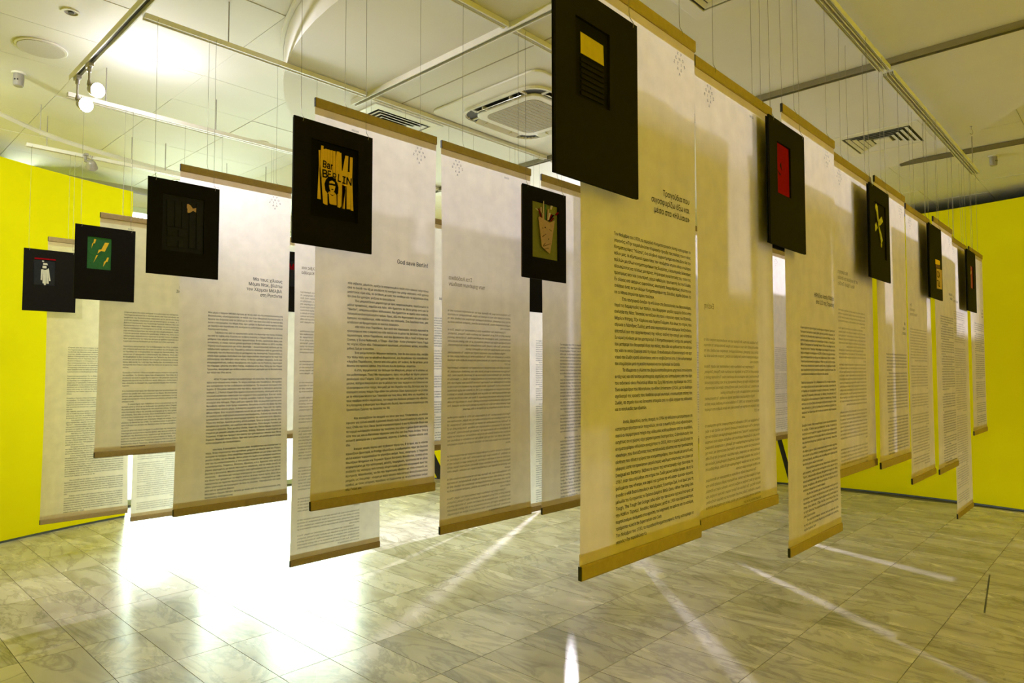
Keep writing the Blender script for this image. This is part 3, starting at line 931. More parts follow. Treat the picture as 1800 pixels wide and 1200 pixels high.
TEXT_C = """Μια μέρα ο Χέρμαν Μέλβιλ έφτασε με πλοίο από την Κωνσταντινούπολη στη Θεσσαλονίκη, ολοκληρώνοντας το ταξίδι του στην Οθωμανική Αυτοκρατορία. Η πορεία του διήρκεσε από το 1856 ως το 1857 και ήταν ένα από τα πολλά που έκανε ο συγγραφέας του Μόμπι Ντικ, πριν γράψει τη θρυλική πρώτη φράση «Λέγε με Ισμαήλ» και παραδώσει στη συνέχεια το μυθιστόρημα-ορόσημο του Δυτικού Λογοτεχνικού Κανόνα.
>Ταξιδεύοντας από τις αμερικανικές ακτές στο Ακρωτήρι της Καλής Ελπίδας και από τη Χαβάη στην Ευρώπη και τη Μέση Ανατολή, ο Χέρμαν Μέλβιλ σε όλα τα μπάρκα του γέμιζε ανελλιπώς ημερολόγια. Εντός, κρατούσε ιδέες και εντυπώσεις, οι οποίες πολλά χρόνια αργότερα (ο Μέλβιλ πέθανε το 1891 στη Νέα Υόρκη) κυκλοφόρησαν με τίτλο Journals - συγκεντρωτική έκδοση με τις ταξιδιωτικές εμπειρίες του. Παραθέτω επίλεκτα απόσπασμα από το χρονικό της επίσκεψής του στη Θεσσαλονίκη σε μετάφραση της Αικατερίνης Γεωργουδάκη, η οποία έχει γράψει διεξοδικά και έχει παρουσιάσει επισταμένα το περί της επίσκεψης του Μέλβιλ στην πόλη. Ο θείος γράφει νευρικά, λιτά και επιγραμματικά και, καθώς περιφέρεται στο λιμάνι και τη Ροτόντα, παρατηρεί την Καμάρα, χάνεται στο Μπιτ Παζάρ, ανεβαίνει στην Άνω Πόλη και τον Πύργο Τριγωνίου, σκιαγραφεί μια απίθανα εικονοκλαστική μαρτυρία για τη Θεσσαλονίκη των τελών του 19ου αιώνα.

>«Στις 9 η ώρα περίπου αγκυροβολήσαμε στη Σαλονίκη. Μια περιτειχισμένη πόλη στην πλαγιά ενός λόφου. Το τείχος κτίστηκε από Γενοβέζους. Μιναρέδες και κυπαρίσσια τα πιο ευδιάκριτα αντικείμενα. Το τουρκικό πολεμικό στο λιμάνι. Ο Όλυμπος απέναντι από την πόλη, πέρα από τη θάλασσα φαίνεται καθαρά. [...] Πολλά τζαμιά ήταν πρώτα ελληνικές εκκλησίες, αλλά μετά από την τουρκική κατάκτηση απέκτησαν τον σημερινό τους χαρακτήρα. Ένα απ' αυτά, κυκλικό και με τεράστια δύναμη. Η οροφή, μωσαϊκό. Γυάλινο. Κομμάτια πέφτουν συνεχώς στο πάτωμα. Πήρα μαζί μου αρκετά. Είδα τα ρωμαϊκά ερείπια μιας θριαμβικής αψίδας έναν δρόμο παρακάτω. Θαυμάσια γλυπτά στη βάση της που αναπαριστούν σκηνές μάχης. Ευδιάκριτος ρωμαϊκός αετός. Γύρω από την αψίδα, άθλια κτήρια. Ένα τουρκικό καφενείο κοντά σε μια από τα βάθρα. Είδα επίσης τα ερείπια ενός επιβλητικού ελληνικού οικοδομήματος, 3 κίονες και λοιπά, που χρησιμεύουν σαν πύλη και υποστήριγμα τριαίνης της κατοικίας ενός Εβραίου. Πήγα στο παζάρι. Αρκετά μεγάλη, αλλά ρυπαρή. Όλοι οι δρόμοι στενοί, σαν δρομάκια για αγελάδες, και μυρίζουν σαν αχυρώνες. Πολύ ήσυχοι. Γυναίκες με καλυμμένα πρόσωπα. Όλες μεγάλης ηλικίας. Καμία νέα. Πολλοί Εβραίοι περπατούν ντυμένοι με μακριές ρόμπες και μανδύες. Επίσης, Έλληνες ανακατεμένοι με Τούρκους. Η όψη των δρόμων σαν εκείνη των χαλασμένων σπιτιών των Πέντε Σημείων. Μυρωδιά σάπιου ξύλου. Πριν από τρεις μήνες μια μεγάλη φωτιά έκαψε πολλά στρέμματα. Δεν ξαναχτίστηκαν».

>«Δευτέρα, 8 Δεκεμβρίου. Όμορφη μέρα. Αποβιβάστηκα και επισκέφτηκα τα τείχη. Ένας στρατιώτης που αρνήθηκε χρήματα με έδιωξε από τον Πύργο. Διέσχισα τα παζάρια. Στην αποβάθρα παρακολούθησα για μια ή δυο ώρες ένα μεγάλο πλήθος και τον θόρυβο. Μόλις μπήκε στο λιμάνι ένα αυστριακό ατμόπλοιο από την Κωνσταντινούπολη, μ' ένα μεγάλο λεφούσι από φτωχούς επιβάτες καταστρώματος. Τούρκους, Έλληνες, Εβραίους, κ.λ.π. Έφτασαν στην ακτή με βάρκες φορτωμένες με παλιές σκονισμένες αποσκευές, από τις οποίες άνοιξε να βγαίνει η πανούκλα. Μεγάλη φασαρία από αχθοφόρους και καυγάς για τις αποσκευές. - Φαντάσου μια τσούρμα συσσώρευση των κουρελιών όλων των εθνών και όλων των χρωμάτων να πέφτει επάνω σε έναν πυκνό όχλο, όπου όλοι τσακώνονται για τεράστια δέματα και μπόγους κουρελιών, στριμωγμένοι με κάθε είδους χειρονομίες και λογομαχούν σε όλες τις γλώσσες. Τσαλαβουτούν στα νερά μέσα από τις αραγμένες βάρκες»."""
TEXT_D = """Στα Λαδάδικα είναι πρωί, δεν ξέρουμε ώρα που τα κελεπούρια ανοίγουν από το μπάνιο του μπαξέ πάλι τους οι ουρανοί του Δήμου. Βανδαλισμένες τα υπόστεγα άλλης μιας εμπορικής, εγκαταλελειμμένες προσόψεις και λαδικές από τα συμβολαιογραφικά στέκια, δεντράκια και αλάνες, χτισμένα σπιτάκια κενά με υπόγεια κι ανώι.
>Ο χαρακτήρας των Λαδάδικων ήταν η καταστατική του λάμψη. Όλοι οι έμποροι μετά το 1923 με τις διαδρομές των μεγάλων οδών (Τσιμισκή, Σαλαμίνος, Κωνσταντίνου), όπου ανάμεσα σε νέα ρεμπέτικα στέκια. Τα τελευταία χρόνια η πόλη ξαναβρήκε κτήρια της γνωστής αντιπαροχής με τις νέες χρήσεις ψυχαγωγίας και εστίασης. Έως εδώ η λογική, όπως κοιταζόμαστε ή άφηνε και λαχαναγορές, αλλά και όπως ανακαλύψαμε στις τέλος των θαυμαστών χρόνων.
>Υπήρξε κατόρθωμα μιας ολόκληρης εποχής και σκέψης. Τις επαγγελματικές εξόδους τη δεκαετία του 1980. Τα Λαδάδικα είναι το μοναδικό μέρος από τα όρια ολάκερου του κέντρου της Θεσσαλονίκης που έμεινε αλώβητο στην πυρκαγιά του 1917."""
TEXT_E = """«Ξαφνικά μέσα στη νύχτα αντήχησε το κουδούνισμα του τηλεφώνου. Εμφανίστηκε! Ταυτόχρονα ακούγονται οι πρώτες βολές από τους μοναδικές αερομαχίας. Οι προβολείς της Θεσσαλονίκης σαρώνουν με τις φωτεινές δέσμες τους. Σαν γιγάντιες κεραίες ανιχνεύουν για να αποκαλύψουν το τέρας...». Ξεφυλλίζω το βιβλίο Η Εκστρατεία του Γκουσταφ Γκούντε Πόλλου που υπηρέτησε στη Θεσσαλονίκη στον Α' Παγκόσμιο. Μέσα υπάρχει και μια αναφορά στη νύχτα που οι Άγγλοι κατάφεραν να καταρρίψουν το LZ 85, το Ζέπελιν που μέχρι διαλύσεως είχε κατατρομοκρατήσει την πόλη με τους βομβαρδισμούς. Εκείνο το βράδυ ο Γκούντε φυλούσε σκοπιά στο χαράκωμα. Η θέση του, πολύ κοντά και πρόσω. «Ανοιχτοχέρι αποκαλούντων ειρωνικά οι μεταξύ τους», το χαράκωμα του κάθε πρωί τροφοδοτούσε την πόλη του κέντρου με φρέσκα λαχανικά και οπωρικά. Έτσι η μαρτυρία είναι και διαυθισμένη με την έξαψη και το δέος μαρτυρίας.

Παράλληλη προηγουμένων. Την 1η Φεβρουαρίου του 1916, το σκάφος καταριώθηκε σαν ιπτάμενη φάλαινα που στα γιγάντια σωθικά της από βόμβες, απογειώθηκε από το Τέμεσβαρ για να βομβαρδίσει την αγορά της Θεσσαλονίκης. Τα κατάφερε. 18 νεκροί και 19 τραυματίες ο απολογισμός της επίθεσης. Έναν μήνα μετά, το LZ 85 βομβάρδισε το ίδιο ολοκαύτωμα την Τράπεζα της Θεσσαλονίκης. Πετώντας επιτέλους για να ξανά Ζέπελιν θα συνεχίσει αναζητώντας να σκορπά τον τρόμο πάνω από αυτές τις 1:40 της 5ης Μαΐου δεν το εντόπιζαν οι προβολείς της αεράμυνας των λόφων γύρω από την πόλη και τα φώτα του νεκρού συμμαχικού στόλου.

Συνεχίζει ο Γκούντε: «Όλες οι πυροβολαρχίες ανοίγουν πυρ φαντασμαγορικά με τις εκρήξεις. Το Ζέπελιν όμως έχει εξαφανιστεί. Πού πάει; Οι προβολείς το αναζητούν σε αυτή τη φορά δεν το αφήνουν. Θα μπορέσει τώρα να ξεφύγει από τη θαμπωτική αγκαλιά που τη στέλνουν ψηλά. Μέσα στις υλοζώντερες δέσμες φωτός που γίνονται το πλευρό του, η μεταλλική λάμψη του τιτανίου. Λάμπει στον ουρανό»."""


def wrap(text, n=76):
    out = []
    for para in text.split('\n'):
        if not para.strip():
            out.append(('', False, 0))
            continue
        ind = para.startswith('>')
        words = para.lstrip('>').split()
        cur = ''
        first = True
        lines = []
        lim = n - (6 if ind else 0)
        for w in words:
            if cur and len(cur) + 1 + len(w) > lim:
                lines.append(cur)
                cur = w
                lim = n
            else:
                cur = (cur + ' ' + w).strip()
        lines.append(cur)
        for q, l in enumerate(lines):
            out.append((l, q < len(lines) - 1, .035 if (ind and q == 0) else 0))
    return out


WR = {k: wrap(v) for k, v in dict(A=TEXT_A, B=TEXT_B, C=TEXT_C, D=TEXT_D + '\n' + TEXT_E, E=TEXT_E + '\n\n' + TEXT_D).items()}
# variants for the other sheets: the same sort of prose in a different order
WR['F'] = wrap(TEXT_D + '\n\n' + TEXT_A)
WR['G'] = wrap(TEXT_E + '\n' + TEXT_B)


def body_lettering(key, nlines, pitch, res, mirror=None):
    L = Lettering()
    src = WR[key]
    src = src * (1 + nlines // len(src))
    size = pitch * .99
    for i in range(nlines):
        s, full, ind = src[i]
        if not s:
            continue
        width = .405 - ind
        if i == nlines - 1:
            s = s[:28]; full = False
        if full:
            L.line(s, .15 + ind, -i * pitch, size, width=width, res=res, mirror=mirror, wt=.013 if res > 1 else .011)
        else:
            L.line(s, .15 + ind, -i * pitch, size, res=res, mirror=mirror, xs=.80, wt=.013 if res > 1 else .011)
    return L


LOGO = [('Χ', -.5, 0), ('Ρ', .5, 0), ('Ο', -1, 1), ('Ν', 0, 1), ('Ο', 1, 1), ('Σ', -1.5, 2), ('Τ', -.5, 2), ('Ι', .5, 2), ('Β', 1.5, 2), ('Α', -.5, 3), ('Δ', .5, 3), ('Α', 0, 4)]
W = .597


_texts = {}


def banner(label, x0, y, top, bot, title, number, key, btop, bbot, mirror=False, res=1, pitch=.017, group='hanging paper banners', full=True, wires=(.13, .505), track=1.692):
    t = thing('paper_banner', label, 'banner', (x0, y, bot + H), group)
    hgt = top - bot
    # paper sheet with slightly waisted edges and a soft wave
    nx, nz = 8, 24
    mb = MB()
    ph = rnd.random() * 6
    def P(i, j):
        u = i / nx; v = j / nz
        z = .03 + (hgt - .06) * v
        wst = .009 * math.sin(math.pi * v)
        x = wst + (W - 2 * wst) * u
        yy = -.0 + .0006 * math.sin(ph + 5 * u + 1.4 * v) * math.sin(math.pi * v)
        return (x, yy, z)
    mb.v = [P(i, j) for j in range(nz + 1) for i in range(nx + 1)]
    for j in range(nz):
        for i in range(nx):
            a = j * (nx + 1) + i
            mb.f.append((a, a + 1, a + nx + 2, a + nx + 1))
    mb.build('paper_sheet', M['paper'], t, smooth=True)
    # folded hems that grip the two bars
    for z0, z1 in ((.036, .064), (hgt - .064, hgt - .036)):
        MB().poly([(.001, .0022, z0), (W - .001, .0022, z0), (W - .001, .0022, z1), (.001, .0022, z1)]).build('paper_hem', M['hem'], t)
    for z0, nm in ((0, 'bottom_bar'), (hgt - .037, 'top_bar')):
        pr = [(-.0045, .004), (-.002, 0), (.002, 0), (.0045, .004), (.0045, .033), (.002, .037), (-.002, .037), (-.0045, .033)]
        b = MB()
        n = 8
        xs_ = (0.002, W - 0.001)
        for x in xs_:
            b.v += [(x, yy - .001, z0 + zz) for yy, zz in pr]
        b.f += [tuple(range(n)), tuple(reversed(range(n, 2 * n)))]
        for k in range(n):
            b.f.append((k, n + k, n + (k + 1) % n, (k + 1) % n))
        o = b.build(nm, M['bar'], t)
        MB().box(-.0008, .0035, -.0045, .0045, z0 + .002, z0 + .035).build('bar_end', M['barend'], o)
        MB().box(W - .003, W, -.0045, .0045, z0 + .002, z0 + .035).build('bar_end', M['barend'], o)
    mir = W if mirror else None
    yo = -.0015
    if title:
        L = Lettering()
        z0 = title[0]
        for k, s in enumerate(title[1:]):
            L.line(s, .55, z0 - bot - k * (.0275 if len(title) > 2 else .0275), .0335, align='R', res=2, mirror=mir, xs=.92, wt=.010)
        L.build('title_lettering', M['ink_back' if mirror else 'ink'], t, (0, yo, 0))
    L = Lettering()
    for ch, cx, cz in LOGO:
        L.line(ch, .500 + cx * .0205, top - bot - .080 - cz * .0155, .0180, align='C', res=1, mirror=mir, rot=(cx * 7))
    L.build('emblem_lettering', M['ink_soft'], t, (0, yo, 0))
    if number:
        L = Lettering()
        L.line(number, .16, top - bot - .088, .0150, res=1, mirror=mir, xs=1.1)
        L.build('number_lettering', M['ink_soft'], t, (0, yo, 0))
    if ' hidden ' in label and 'half hidden' not in label:
        key, btop, bbot = 'C', .2, -.42
    n = max(3, int(round((btop - bbot) / pitch)) + 1)
    ck = (key, n, mirror, res)
    if ck in _texts:
        o = bpy.data.objects.new('printed_text', _texts[ck])
        C.objects.link(o)
        o.parent = t
        o.location = (0, yo, btop - bot - .010)
    else:
        o = body_lettering(key, n, pitch, res, mir).build('printed_text', M['ink_back' if mirror else 'ink'], t, (0, yo, btop - bot - .010))
        _texts[ck] = o.data
    # wires with their hooks
    for wx in wires:
        zt = track - bot
        zb = hgt + .012
        pts = [(wx + .004, 0, zt + .004), (wx, 0, zt - .012), (wx, 0, zt - .03), (wx, 0, zb + .02), (wx + .002, 0, zb), (wx + .006, -.0065, hgt - .004), (wx + .004, -.0068, hgt - .016)]
        MB().tube(pts, .0009, 5).build('wire', M['wire'], t)
    return t


T3Z = 1.640
# row 1, nearest, running away to the right
Y1 = 1.005
banner('nearest paper banner, large text about songs, behind the biggest black card', 1.302, Y1, 1.032, -.505, (.505, 'Τραγούδια που', 'σιγοσφυρίζω έξω και', 'μέσα στα «Ηλύσια»'), '29/45', 'A', .365, -.43, res=2, track=T3Z, wires=(.13, .505))
banner('front row banner with the single mirrored word in a pale vertical light stripe', 1.909, Y1 + .008, .997, -.492, (.198, 'Εκείνη'), '31/45', 'F', .105, -.435, mirror=True, res=2, track=T3Z)
banner('front row banner right of the red card, long text reaching far down', 2.578, Y1 - .004, 1.035, -.703, (.308, 'Η Ροζίνα Ασσέρ Πάρδο', 'στο 113 της Τσιμισκή'), '', 'G', .18, -.62, res=1, track=T3Z)
banner('front row banner with three mirrored title lines beyond the red card', 3.25, Y1 + .03, 1.018, -.488, (.455, 'Μια άσκηση τι', "απ' τη νικηθείσα του δανείου", 'Νίκου Γαβριήλ Πεντζίκη'), '33/45', 'D', .29, -.44, mirror=True, track=T3Z)
banner('front row banner behind the card with the yellow cross shape', 3.80, Y1, 1.015, -.503, (.26, 'Με', 'ηλιο-', 'στάσιο'), '', 'C', .095, -.44, track=T3Z)
banner('front row banner with mirrored text just past the yellow cross card', 4.465, Y1 + .012, .992, -.662, (.385, 'Στην', 'κυριολεξία', 'Τέλειον Εσπέρας'), '', 'E', .255, -.56, mirror=True, track=T3Z)
banner('front row banner behind the card with cut out gold letters', 5.10, Y1 - .002, 1.02, -.675, (.53, 'Μηνολό Ρίο', 'ανάβεις'), '', 'B', .375, -.62, track=T3Z)
banner('longest banner near the right yellow wall, its foot lowest of all', 5.695, Y1 + .012, .982, -1.055, (.53, 'Όσα', 'παίρνει ο άνεμος'), '', 'F', .44, -.95, mirror=True, track=T3Z)
banner('last short banner of the front row against the right yellow wall', 6.315, Y1 - .002, .985, -.507, (.5, 'Της', 'Σοφίας', 'Βέμπο'), '', 'D', .39, -.42, track=T3Z, wires=(.12, .40))
# row 2
Y2 = 2.257
banner('God save Berlin! banner behind the card with yellow strips', 1.309, Y2, 1.032, -.517, (.445, 'God save Berlin!'), '25/45', 'B', .348, -.45, res=2)
banner('second row banner with two mirrored title lines beside the paper cone card', 1.933, Y2, 1.026, -.712, (.408, 'Στα Λαδάδικα', 'των χαμένων παιδιών'), '31/45', 'D', .275, -.65, mirror=True, res=1)
banner('second row banner half hidden by the nearest banner, right of the paper cone card', 2.611, Y2, 1.02, -.73, (.36, 'Ένα βράδυ', 'στη θάλασσα'), '', 'A', .145, -.66)
banner('second row banner hidden behind the nearest banner, mirrored print', 2.93, Y2 + .04, 1.02, -.60, None, '', 'C', .2, -.52, mirror=True)  # unseen; shifted so the gap beside it throws the light stripe
banner('second row banner hidden directly behind the nearest banner', 3.60, Y2, 1.01, -.50, (.36, 'Κι εγώ', 'εκεί'), '', 'E', .19, -.44)
banner('second row banner seen as a strip in the gap beside the nearest banner', 4.205, Y2 + .01, 1.01, -.50, None, '', 'B', .2, -.55, mirror=True)
banner('second row banner hidden beside the sliver under the red card', 4.90, Y2, 1.03, -.60, None, '', 'D', .2, -.5)
banner('second row end banner with the mirrored emblem under the red card', 5.56, Y2 + .01, 1.03, -.58, None, '', 'E', .2, -.5, mirror=True)
# row 3
Y3 = 3.463
banner('banner headed by four title lines behind the bow tie card', 1.272, Y3, 1.027, -.71, (.482, 'Μα τους χίλιους', 'Μόμπι Ντικ, βλέπω', 'τον Χέρμαν Μέλβιλ', 'στη Ροτόντα'), '23/45', 'C', .303, -.64, res=2)
banner('long banner with mirrored print hanging lowest below the God save Berlin! banner', 1.890, Y3, 1.02, -1.08, (.575, 'Ο Έλβις και', 'η Καρύδα'), '27/45', 'E', .45, -1.0, mirror=True)
banner('third row banner seen in the narrow gap right of the God save Berlin! banner', 2.53, Y3, 1.025, -.53, (.505, 'Έρωτας,', 'θάνατος και', 'μεγάλου'), '', 'G', .36, -.47)
banner('third row banner hidden behind the paper cone card, mirrored print', 3.15, Y3 + .01, 1.02, -.60, None, '', 'F', .2, -.52, mirror=True)
banner('third row banner whose left margin shows in the gap under the paper cone card', 3.79, Y3, 1.02, -1.08, None, '', 'A', .24, -1.0)
banner('third row banner hidden at the right, mirrored print', 4.42, Y3 + .01, 1.02, -.62, None, '', 'D', .2, -.55, mirror=True)
banner('third row banner hidden at the far right', 5.06, Y3, 1.02, -.50, None, '', 'B', .2, -.42)
banner('third row end banner hidden at the far right, mirrored print', 5.69, Y3 + .01, 1.02, -.60, None, '', 'C', .2, -.52, mirror=True)
banner('added third row banner hidden at the far right end, blocking lamp light', 6.32, Y3, 1.02, -.55, None, '', 'D', .2, -.45)  # unseen; added to keep the rear lamp off the floor at right
# row 4
Y4 = 4.80
banner('fourth row banner behind the green lightning card', 1.286, Y4, 1.005, -.545, (.56, 'Νύχτα', 'Ζέπελιν'), '22/45', 'E', .385, -.485, res=1)
banner('fourth row banner behind the bow tie banner, mirrored print', 1.92, Y4, 1.02, -.50, None, '', 'F', .2, -.42, mirror=True)
banner('fourth row banner beside the card with the red letter', 2.56, Y4, 1.035, -.52, None, '', 'B', .3, -.45)
banner('fourth row banner hidden behind others, mirrored print', 3.2, Y4, 1.02, -.60, None, '', 'G', .2, -.5, mirror=True)
banner('fourth row banner hidden in the middle', 3.83, Y4, 1.02, -.55, None, '', 'A', .2, -.45)
banner('fourth row banner hidden in the middle, mirrored print', 4.45, Y4 + .01, 1.02, -.60, None, '', 'D', .2, -.5, mirror=True)
banner('fourth row banner hidden at the far right', 5.05, Y4, 1.02, -.70, None, '', 'E', .2, -.6)
banner('fourth row end banner hidden at the far right, mirrored print', 5.70, Y4, 1.02, -.70, None, '', 'F', .2, -.6, mirror=True)
banner('added fourth row banner hidden at the far right end, blocking lamp light', 6.32, Y4, 1.02, -.60, None, '', 'A', .2, -.5)  # added out of sight so no lamp patch spills past the row
# row 5
Y5 = 6.05
banner('farthest banner at left in front of the yellow wall', 1.276, Y5, 1.02, -1.15, (.30, 'Κ.Ξ.'), '21/45', 'G', .185, -1.07, track=1.675)
banner('farthest row banner next to the left one, mirrored print, very low foot', 1.895, Y5, 1.02, -1.225, None, '', 'A', .2, -1.14, mirror=True, track=1.675)
banner('farthest row banner showing its foot beside the daylight', 2.55, Y5, 1.02, -.72, None, '', 'D', .2, -.62, track=1.675)

# ------------------------------------------------------------ black art cards
BW, BH = .337, .462


def card(label, x0, y, z0, opening=None, depth=.008, inner='black2', track=1.692, back=None, wires=(.03, .31)):
    t = thing('art_card', label, 'artwork', (x0, y, z0 + H), 'black art cards hung before the banners')
    F = -.007
    if opening:
        a0, a1, b0, b1 = opening
        mb = MB()
        o4 = [(0, 0), (BW, 0), (BW, BH), (0, BH)]
        i4 = [(a0, b0), (a1, b0), (a1, b1), (a0, b1)]
        for yy, fl_ in ((F, False), (0, True)):
            i = len(mb.v)
            mb.v += [(x, yy, z) for x, z in o4] + [(x, yy, z) for x, z in i4]
            for k in range(4):
                r_ = (k + 1) % 4
                q = (i + k, i + r_, i + 4 + r_, i + 4 + k)
                mb.f.append(q[::-1] if fl_ else q)
        for k in range(4):
            r_ = (k + 1) % 4
            mb.f.append((k, 8 + k, 8 + r_, r_)); mb.f.append((4 + k, 4 + r_, 12 + r_, 12 + k))
        mb.build('mount_board', M['black'], t)
        MB().box(a0 - .01, a1 + .01, 0, .004, b0 - .01, b1 + .01).build('inner_panel', M[inner], t)
    else:
        MB().box(0, BW, F, 0, 0, BH).build('mount_board', M['black'], t)
    MB().box(.003, BW - .003, .0045, .008, .003, BH - .003).build('back_board', M['card'] if back else M['black'], t)
    for wx in wires:
        zt = track - z0
        pts = [(wx + .004, .004, zt + .004), (wx, .004, zt - .012), (wx, .004, zt - .03), (wx, .0, BH + .03), (wx + .002, -.002, BH + .014), (wx + .006, -.010, BH - .002), (wx + .003, -.0105, BH - .014)]
        MB().tube(pts, .0009, 5).build('wire', M['wire'], t)
    return t


def art(t, name, polys, m, y0, th=.0015):
    for p in polys:
        MB().prism_y(p, y0 - th, y0).build(name, M[m], t)


def backing(x0, z0):
    pass


c1 = card('largest black card, yellow rectangle over dark louvre slits, top left of nearest banner', 1.157, Y1 - .043, .447, (.073, .212, .199, .391), track=T3Z)
art(c1, 'yellow_panel', [[(.098, .360), (.190, .358), (.192, .308), (.099, .309)]], 'mustard', -.0012)
for k in range(7):
    z = .298 - k * .0135
    art(c1, 'louvre_strip', [[(.098, z), (.190, z), (.190, z - .008), (.098, z - .008)]], 'black', -.0005 - .0005 * (k % 2), .0035)
c2 = card('black card with a red panel cut by dark slits', 2.345, Y1 - .043, .452, (.070, .196, .193, .382), inner='red', track=T3Z)
art(c2, 'slit', [[(.120, .315), (.107, .304), (.125, .285)], [(.087, .280), (.116, .269), (.109, .263)], [(.156, .302), (.138, .290), (.152, .297)]], 'black2', -.0003, .0006)
c3 = card('black card with a mottled yellow cross of petals', 3.535, Y1 - .043, .452, (.080, .272, .110, .384), inner='black', track=T3Z)
S_ = lambda pl, kx=.85, ox=-.018: [[(x * kx + ox, z) for x, z in p] for p in pl]
art(c3, 'petal', S_([[(.144, .369), (.163, .379), (.187, .367), (.197, .344), (.206, .306), (.187, .292), (.166, .335), (.141, .356)], [(.199, .298), (.27, .328), (.291, .304), (.235, .278), (.197, .272)], [(.116, .263), (.156, .283), (.178, .258), (.14, .237), (.116, .238)], [(.192, .282), (.21, .274), (.251, .241), (.279, .208), (.252, .186), (.23, .223)], [(.24, .188), (.265, .188), (.257, .169), (.245, .171)]]), 'lime', -.002, .002)
art(c3, 'dark_stem', S_([[(.113, .344), (.137, .344), (.247, .197), (.228, .194)]]), 'black2', -.0005, .001)
c4 = card('black card with a yellow and purple strip over cut out gold letters', 4.755, Y1 - .043, .452, None, track=T3Z)
art(c4, 'yellow_strip', S_([[(.161, .251), (.30, .255), (.302, .227), (.163, .22)]], .9, 0), 'gold', -.0072, .001)
art(c4, 'purple_strip', S_([[(.168, .219), (.301, .224), (.307, .204), (.173, .198)]], .9, 0), 'purple', -.0072, .001)
art(c4, 'gold_panel', S_([[(.19, .195), (.355, .200), (.345, .073), (.186, .067)]], .9, 0), 'tan', -.0072, .001)
L = Lettering(); L.line('ΙΖΑ', .180, .142, .072, res=2, wt=.02); L.line('ΤΙΔ', .172, .085, .072, res=2, wt=.02); L.build('cut_lettering', M['black2'], c4, (0, -.0088, 0))
c5 = card('last black card near the right wall with a magenta panel', 5.95, Y1 - .043, .448, (.120, .240, .178, .352), inner='magenta', track=T3Z, wires=(.03, .28))
art(c5, 'pale_squiggle', [[(.150, .297), (.185, .318), (.2, .312), (.188, .293), (.165, .283)]], 'tan', -.0005, .001)
art(c5, 'purple_figure', [[(.125, .180), (.160, .178), (.175, .25), (.160, .30), (.130, .26)]], 'purple', -.0003, .0008)

c6 = card('black card with yellow strips, a printed head and the words Bar Berlin', 1.197, Y2 - .045, .457, (.069, .272, .110, .395))
STR = [[(0.103, 0.36), (0.11, 0.361), (0.107, 0.284), (0.114, 0.177), (0.1, 0.178), (0.105, 0.308)], [(0.113, 0.38), (0.123, 0.38), (0.121, 0.312), (0.114, 0.26), (0.11, 0.309)], [(0.12, 0.368), (0.128, 0.369), (0.129, 0.274), (0.141, 0.203), (0.142, 0.161), (0.132, 0.162), (0.124, 0.165), (0.116, 0.251), (0.119, 0.336)], [(0.129, 0.371), (0.138, 0.372), (0.139, 0.205), (0.131, 0.205)], [(0.1385, 0.371), (0.15, 0.372), (0.151, 0.205), (0.14, 0.205)], [(0.151, 0.37), (0.161, 0.372), (0.162, 0.205), (0.152, 0.205)], [(0.163, 0.371), (0.174, 0.372), (0.173, 0.205), (0.164, 0.205)], [(0.179, 0.373), (0.191, 0.374), (0.192, 0.267), (0.179, 0.205), (0.174, 0.205), (0.175, 0.342)], [(0.191, 0.371), (0.199, 0.371), (0.203, 0.274), (0.193, 0.267)], [(0.147, 0.205), (0.18, 0.205), (0.181, 0.167), (0.156, 0.167), (0.151, 0.17)], [(0.184, 0.265), (0.204, 0.264), (0.201, 0.168), (0.196, 0.16), (0.185, 0.161)], [(0.217, 0.366), (0.23, 0.366), (0.227, 0.284), (0.208, 0.16), (0.204, 0.167), (0.203, 0.29)], [(0.238, 0.365), (0.25, 0.365), (0.248, 0.284), (0.255, 0.158), (0.244, 0.159), (0.237, 0.312)], [(0.224, 0.273), (0.239, 0.266), (0.242, 0.162), (0.225, 0.161)], [(0.202, 0.256), (0.22, 0.26), (0.216, 0.159), (0.205, 0.16)]]
for q, p in enumerate(STR):
    art(c6, 'yellow_strip', [p], 'gold', -.0004 - .00025 * (q % 3), .0008)
art(c6, 'yellow_strip', [[(.176, .302), (.191, .304), (.191, .252), (.176, .252)], [(.192, .303), (.212, .304), (.212, .250), (.192, .250)], [(.213, .304), (.229, .305), (.229, .248), (.213, .248)], [(.230, .305), (.247, .305), (.247, .248), (.230, .248)]], 'gold', -.0012, .0007)
L = Lettering()
L.line('Bar', .118, .300, .050, res=3, rot=-3, xs=.8, wt=.018); L.line('B', .117, .262, .056, res=3, rot=3, wt=.018); L.line('E', .139, .265, .052, res=3, xs=.8, wt=.018); L.line('R', .160, .262, .050, res=3, rot=-4, xs=.8, wt=.012)
L.line('L', .182, .260, .054, res=3, rot=-5, xs=.8, wt=.018); L.line('IN', .203, .256, .054, res=3, rot=-2, wt=.018)
L.build('cut_lettering', M['black2'], c6, (0, -.0022, 0))
art(c6, 'printed_hair', [[(.132, .214), (.128, .238), (.134, .256), (.145, .268), (.158, .272), (.172, .266), (.182, .252), (.188, .236), (.187, .212), (.178, .207), (.172, .214), (.148, .214), (.142, .205)]], 'black2', -.0018, .0005)
art(c6, 'printed_face', [[(.149, .252), (.160, .257), (.171, .252), (.174, .236), (.171, .222), (.166, .212), (.172, .205), (.148, .205), (.155, .212), (.150, .222), (.147, .236)]], 'gold', -.0024, .0004)
art(c6, 'printed_glasses', [[(.147, .244), (.159, .246), (.173, .245), (.173, .238), (.161, .239), (.147, .238)]], 'black2', -.0029, .0003)
art(c6, 'printed_mouth', [[(.155, .224), (.161, .226), (.167, .224), (.161, .220)]], 'black2', -.0029, .0003)
art(c6, 'printed_collar', [[(.150, .206), (.161, .198), (.172, .206), (.161, .202)]], 'black2', -.0029, .0003)

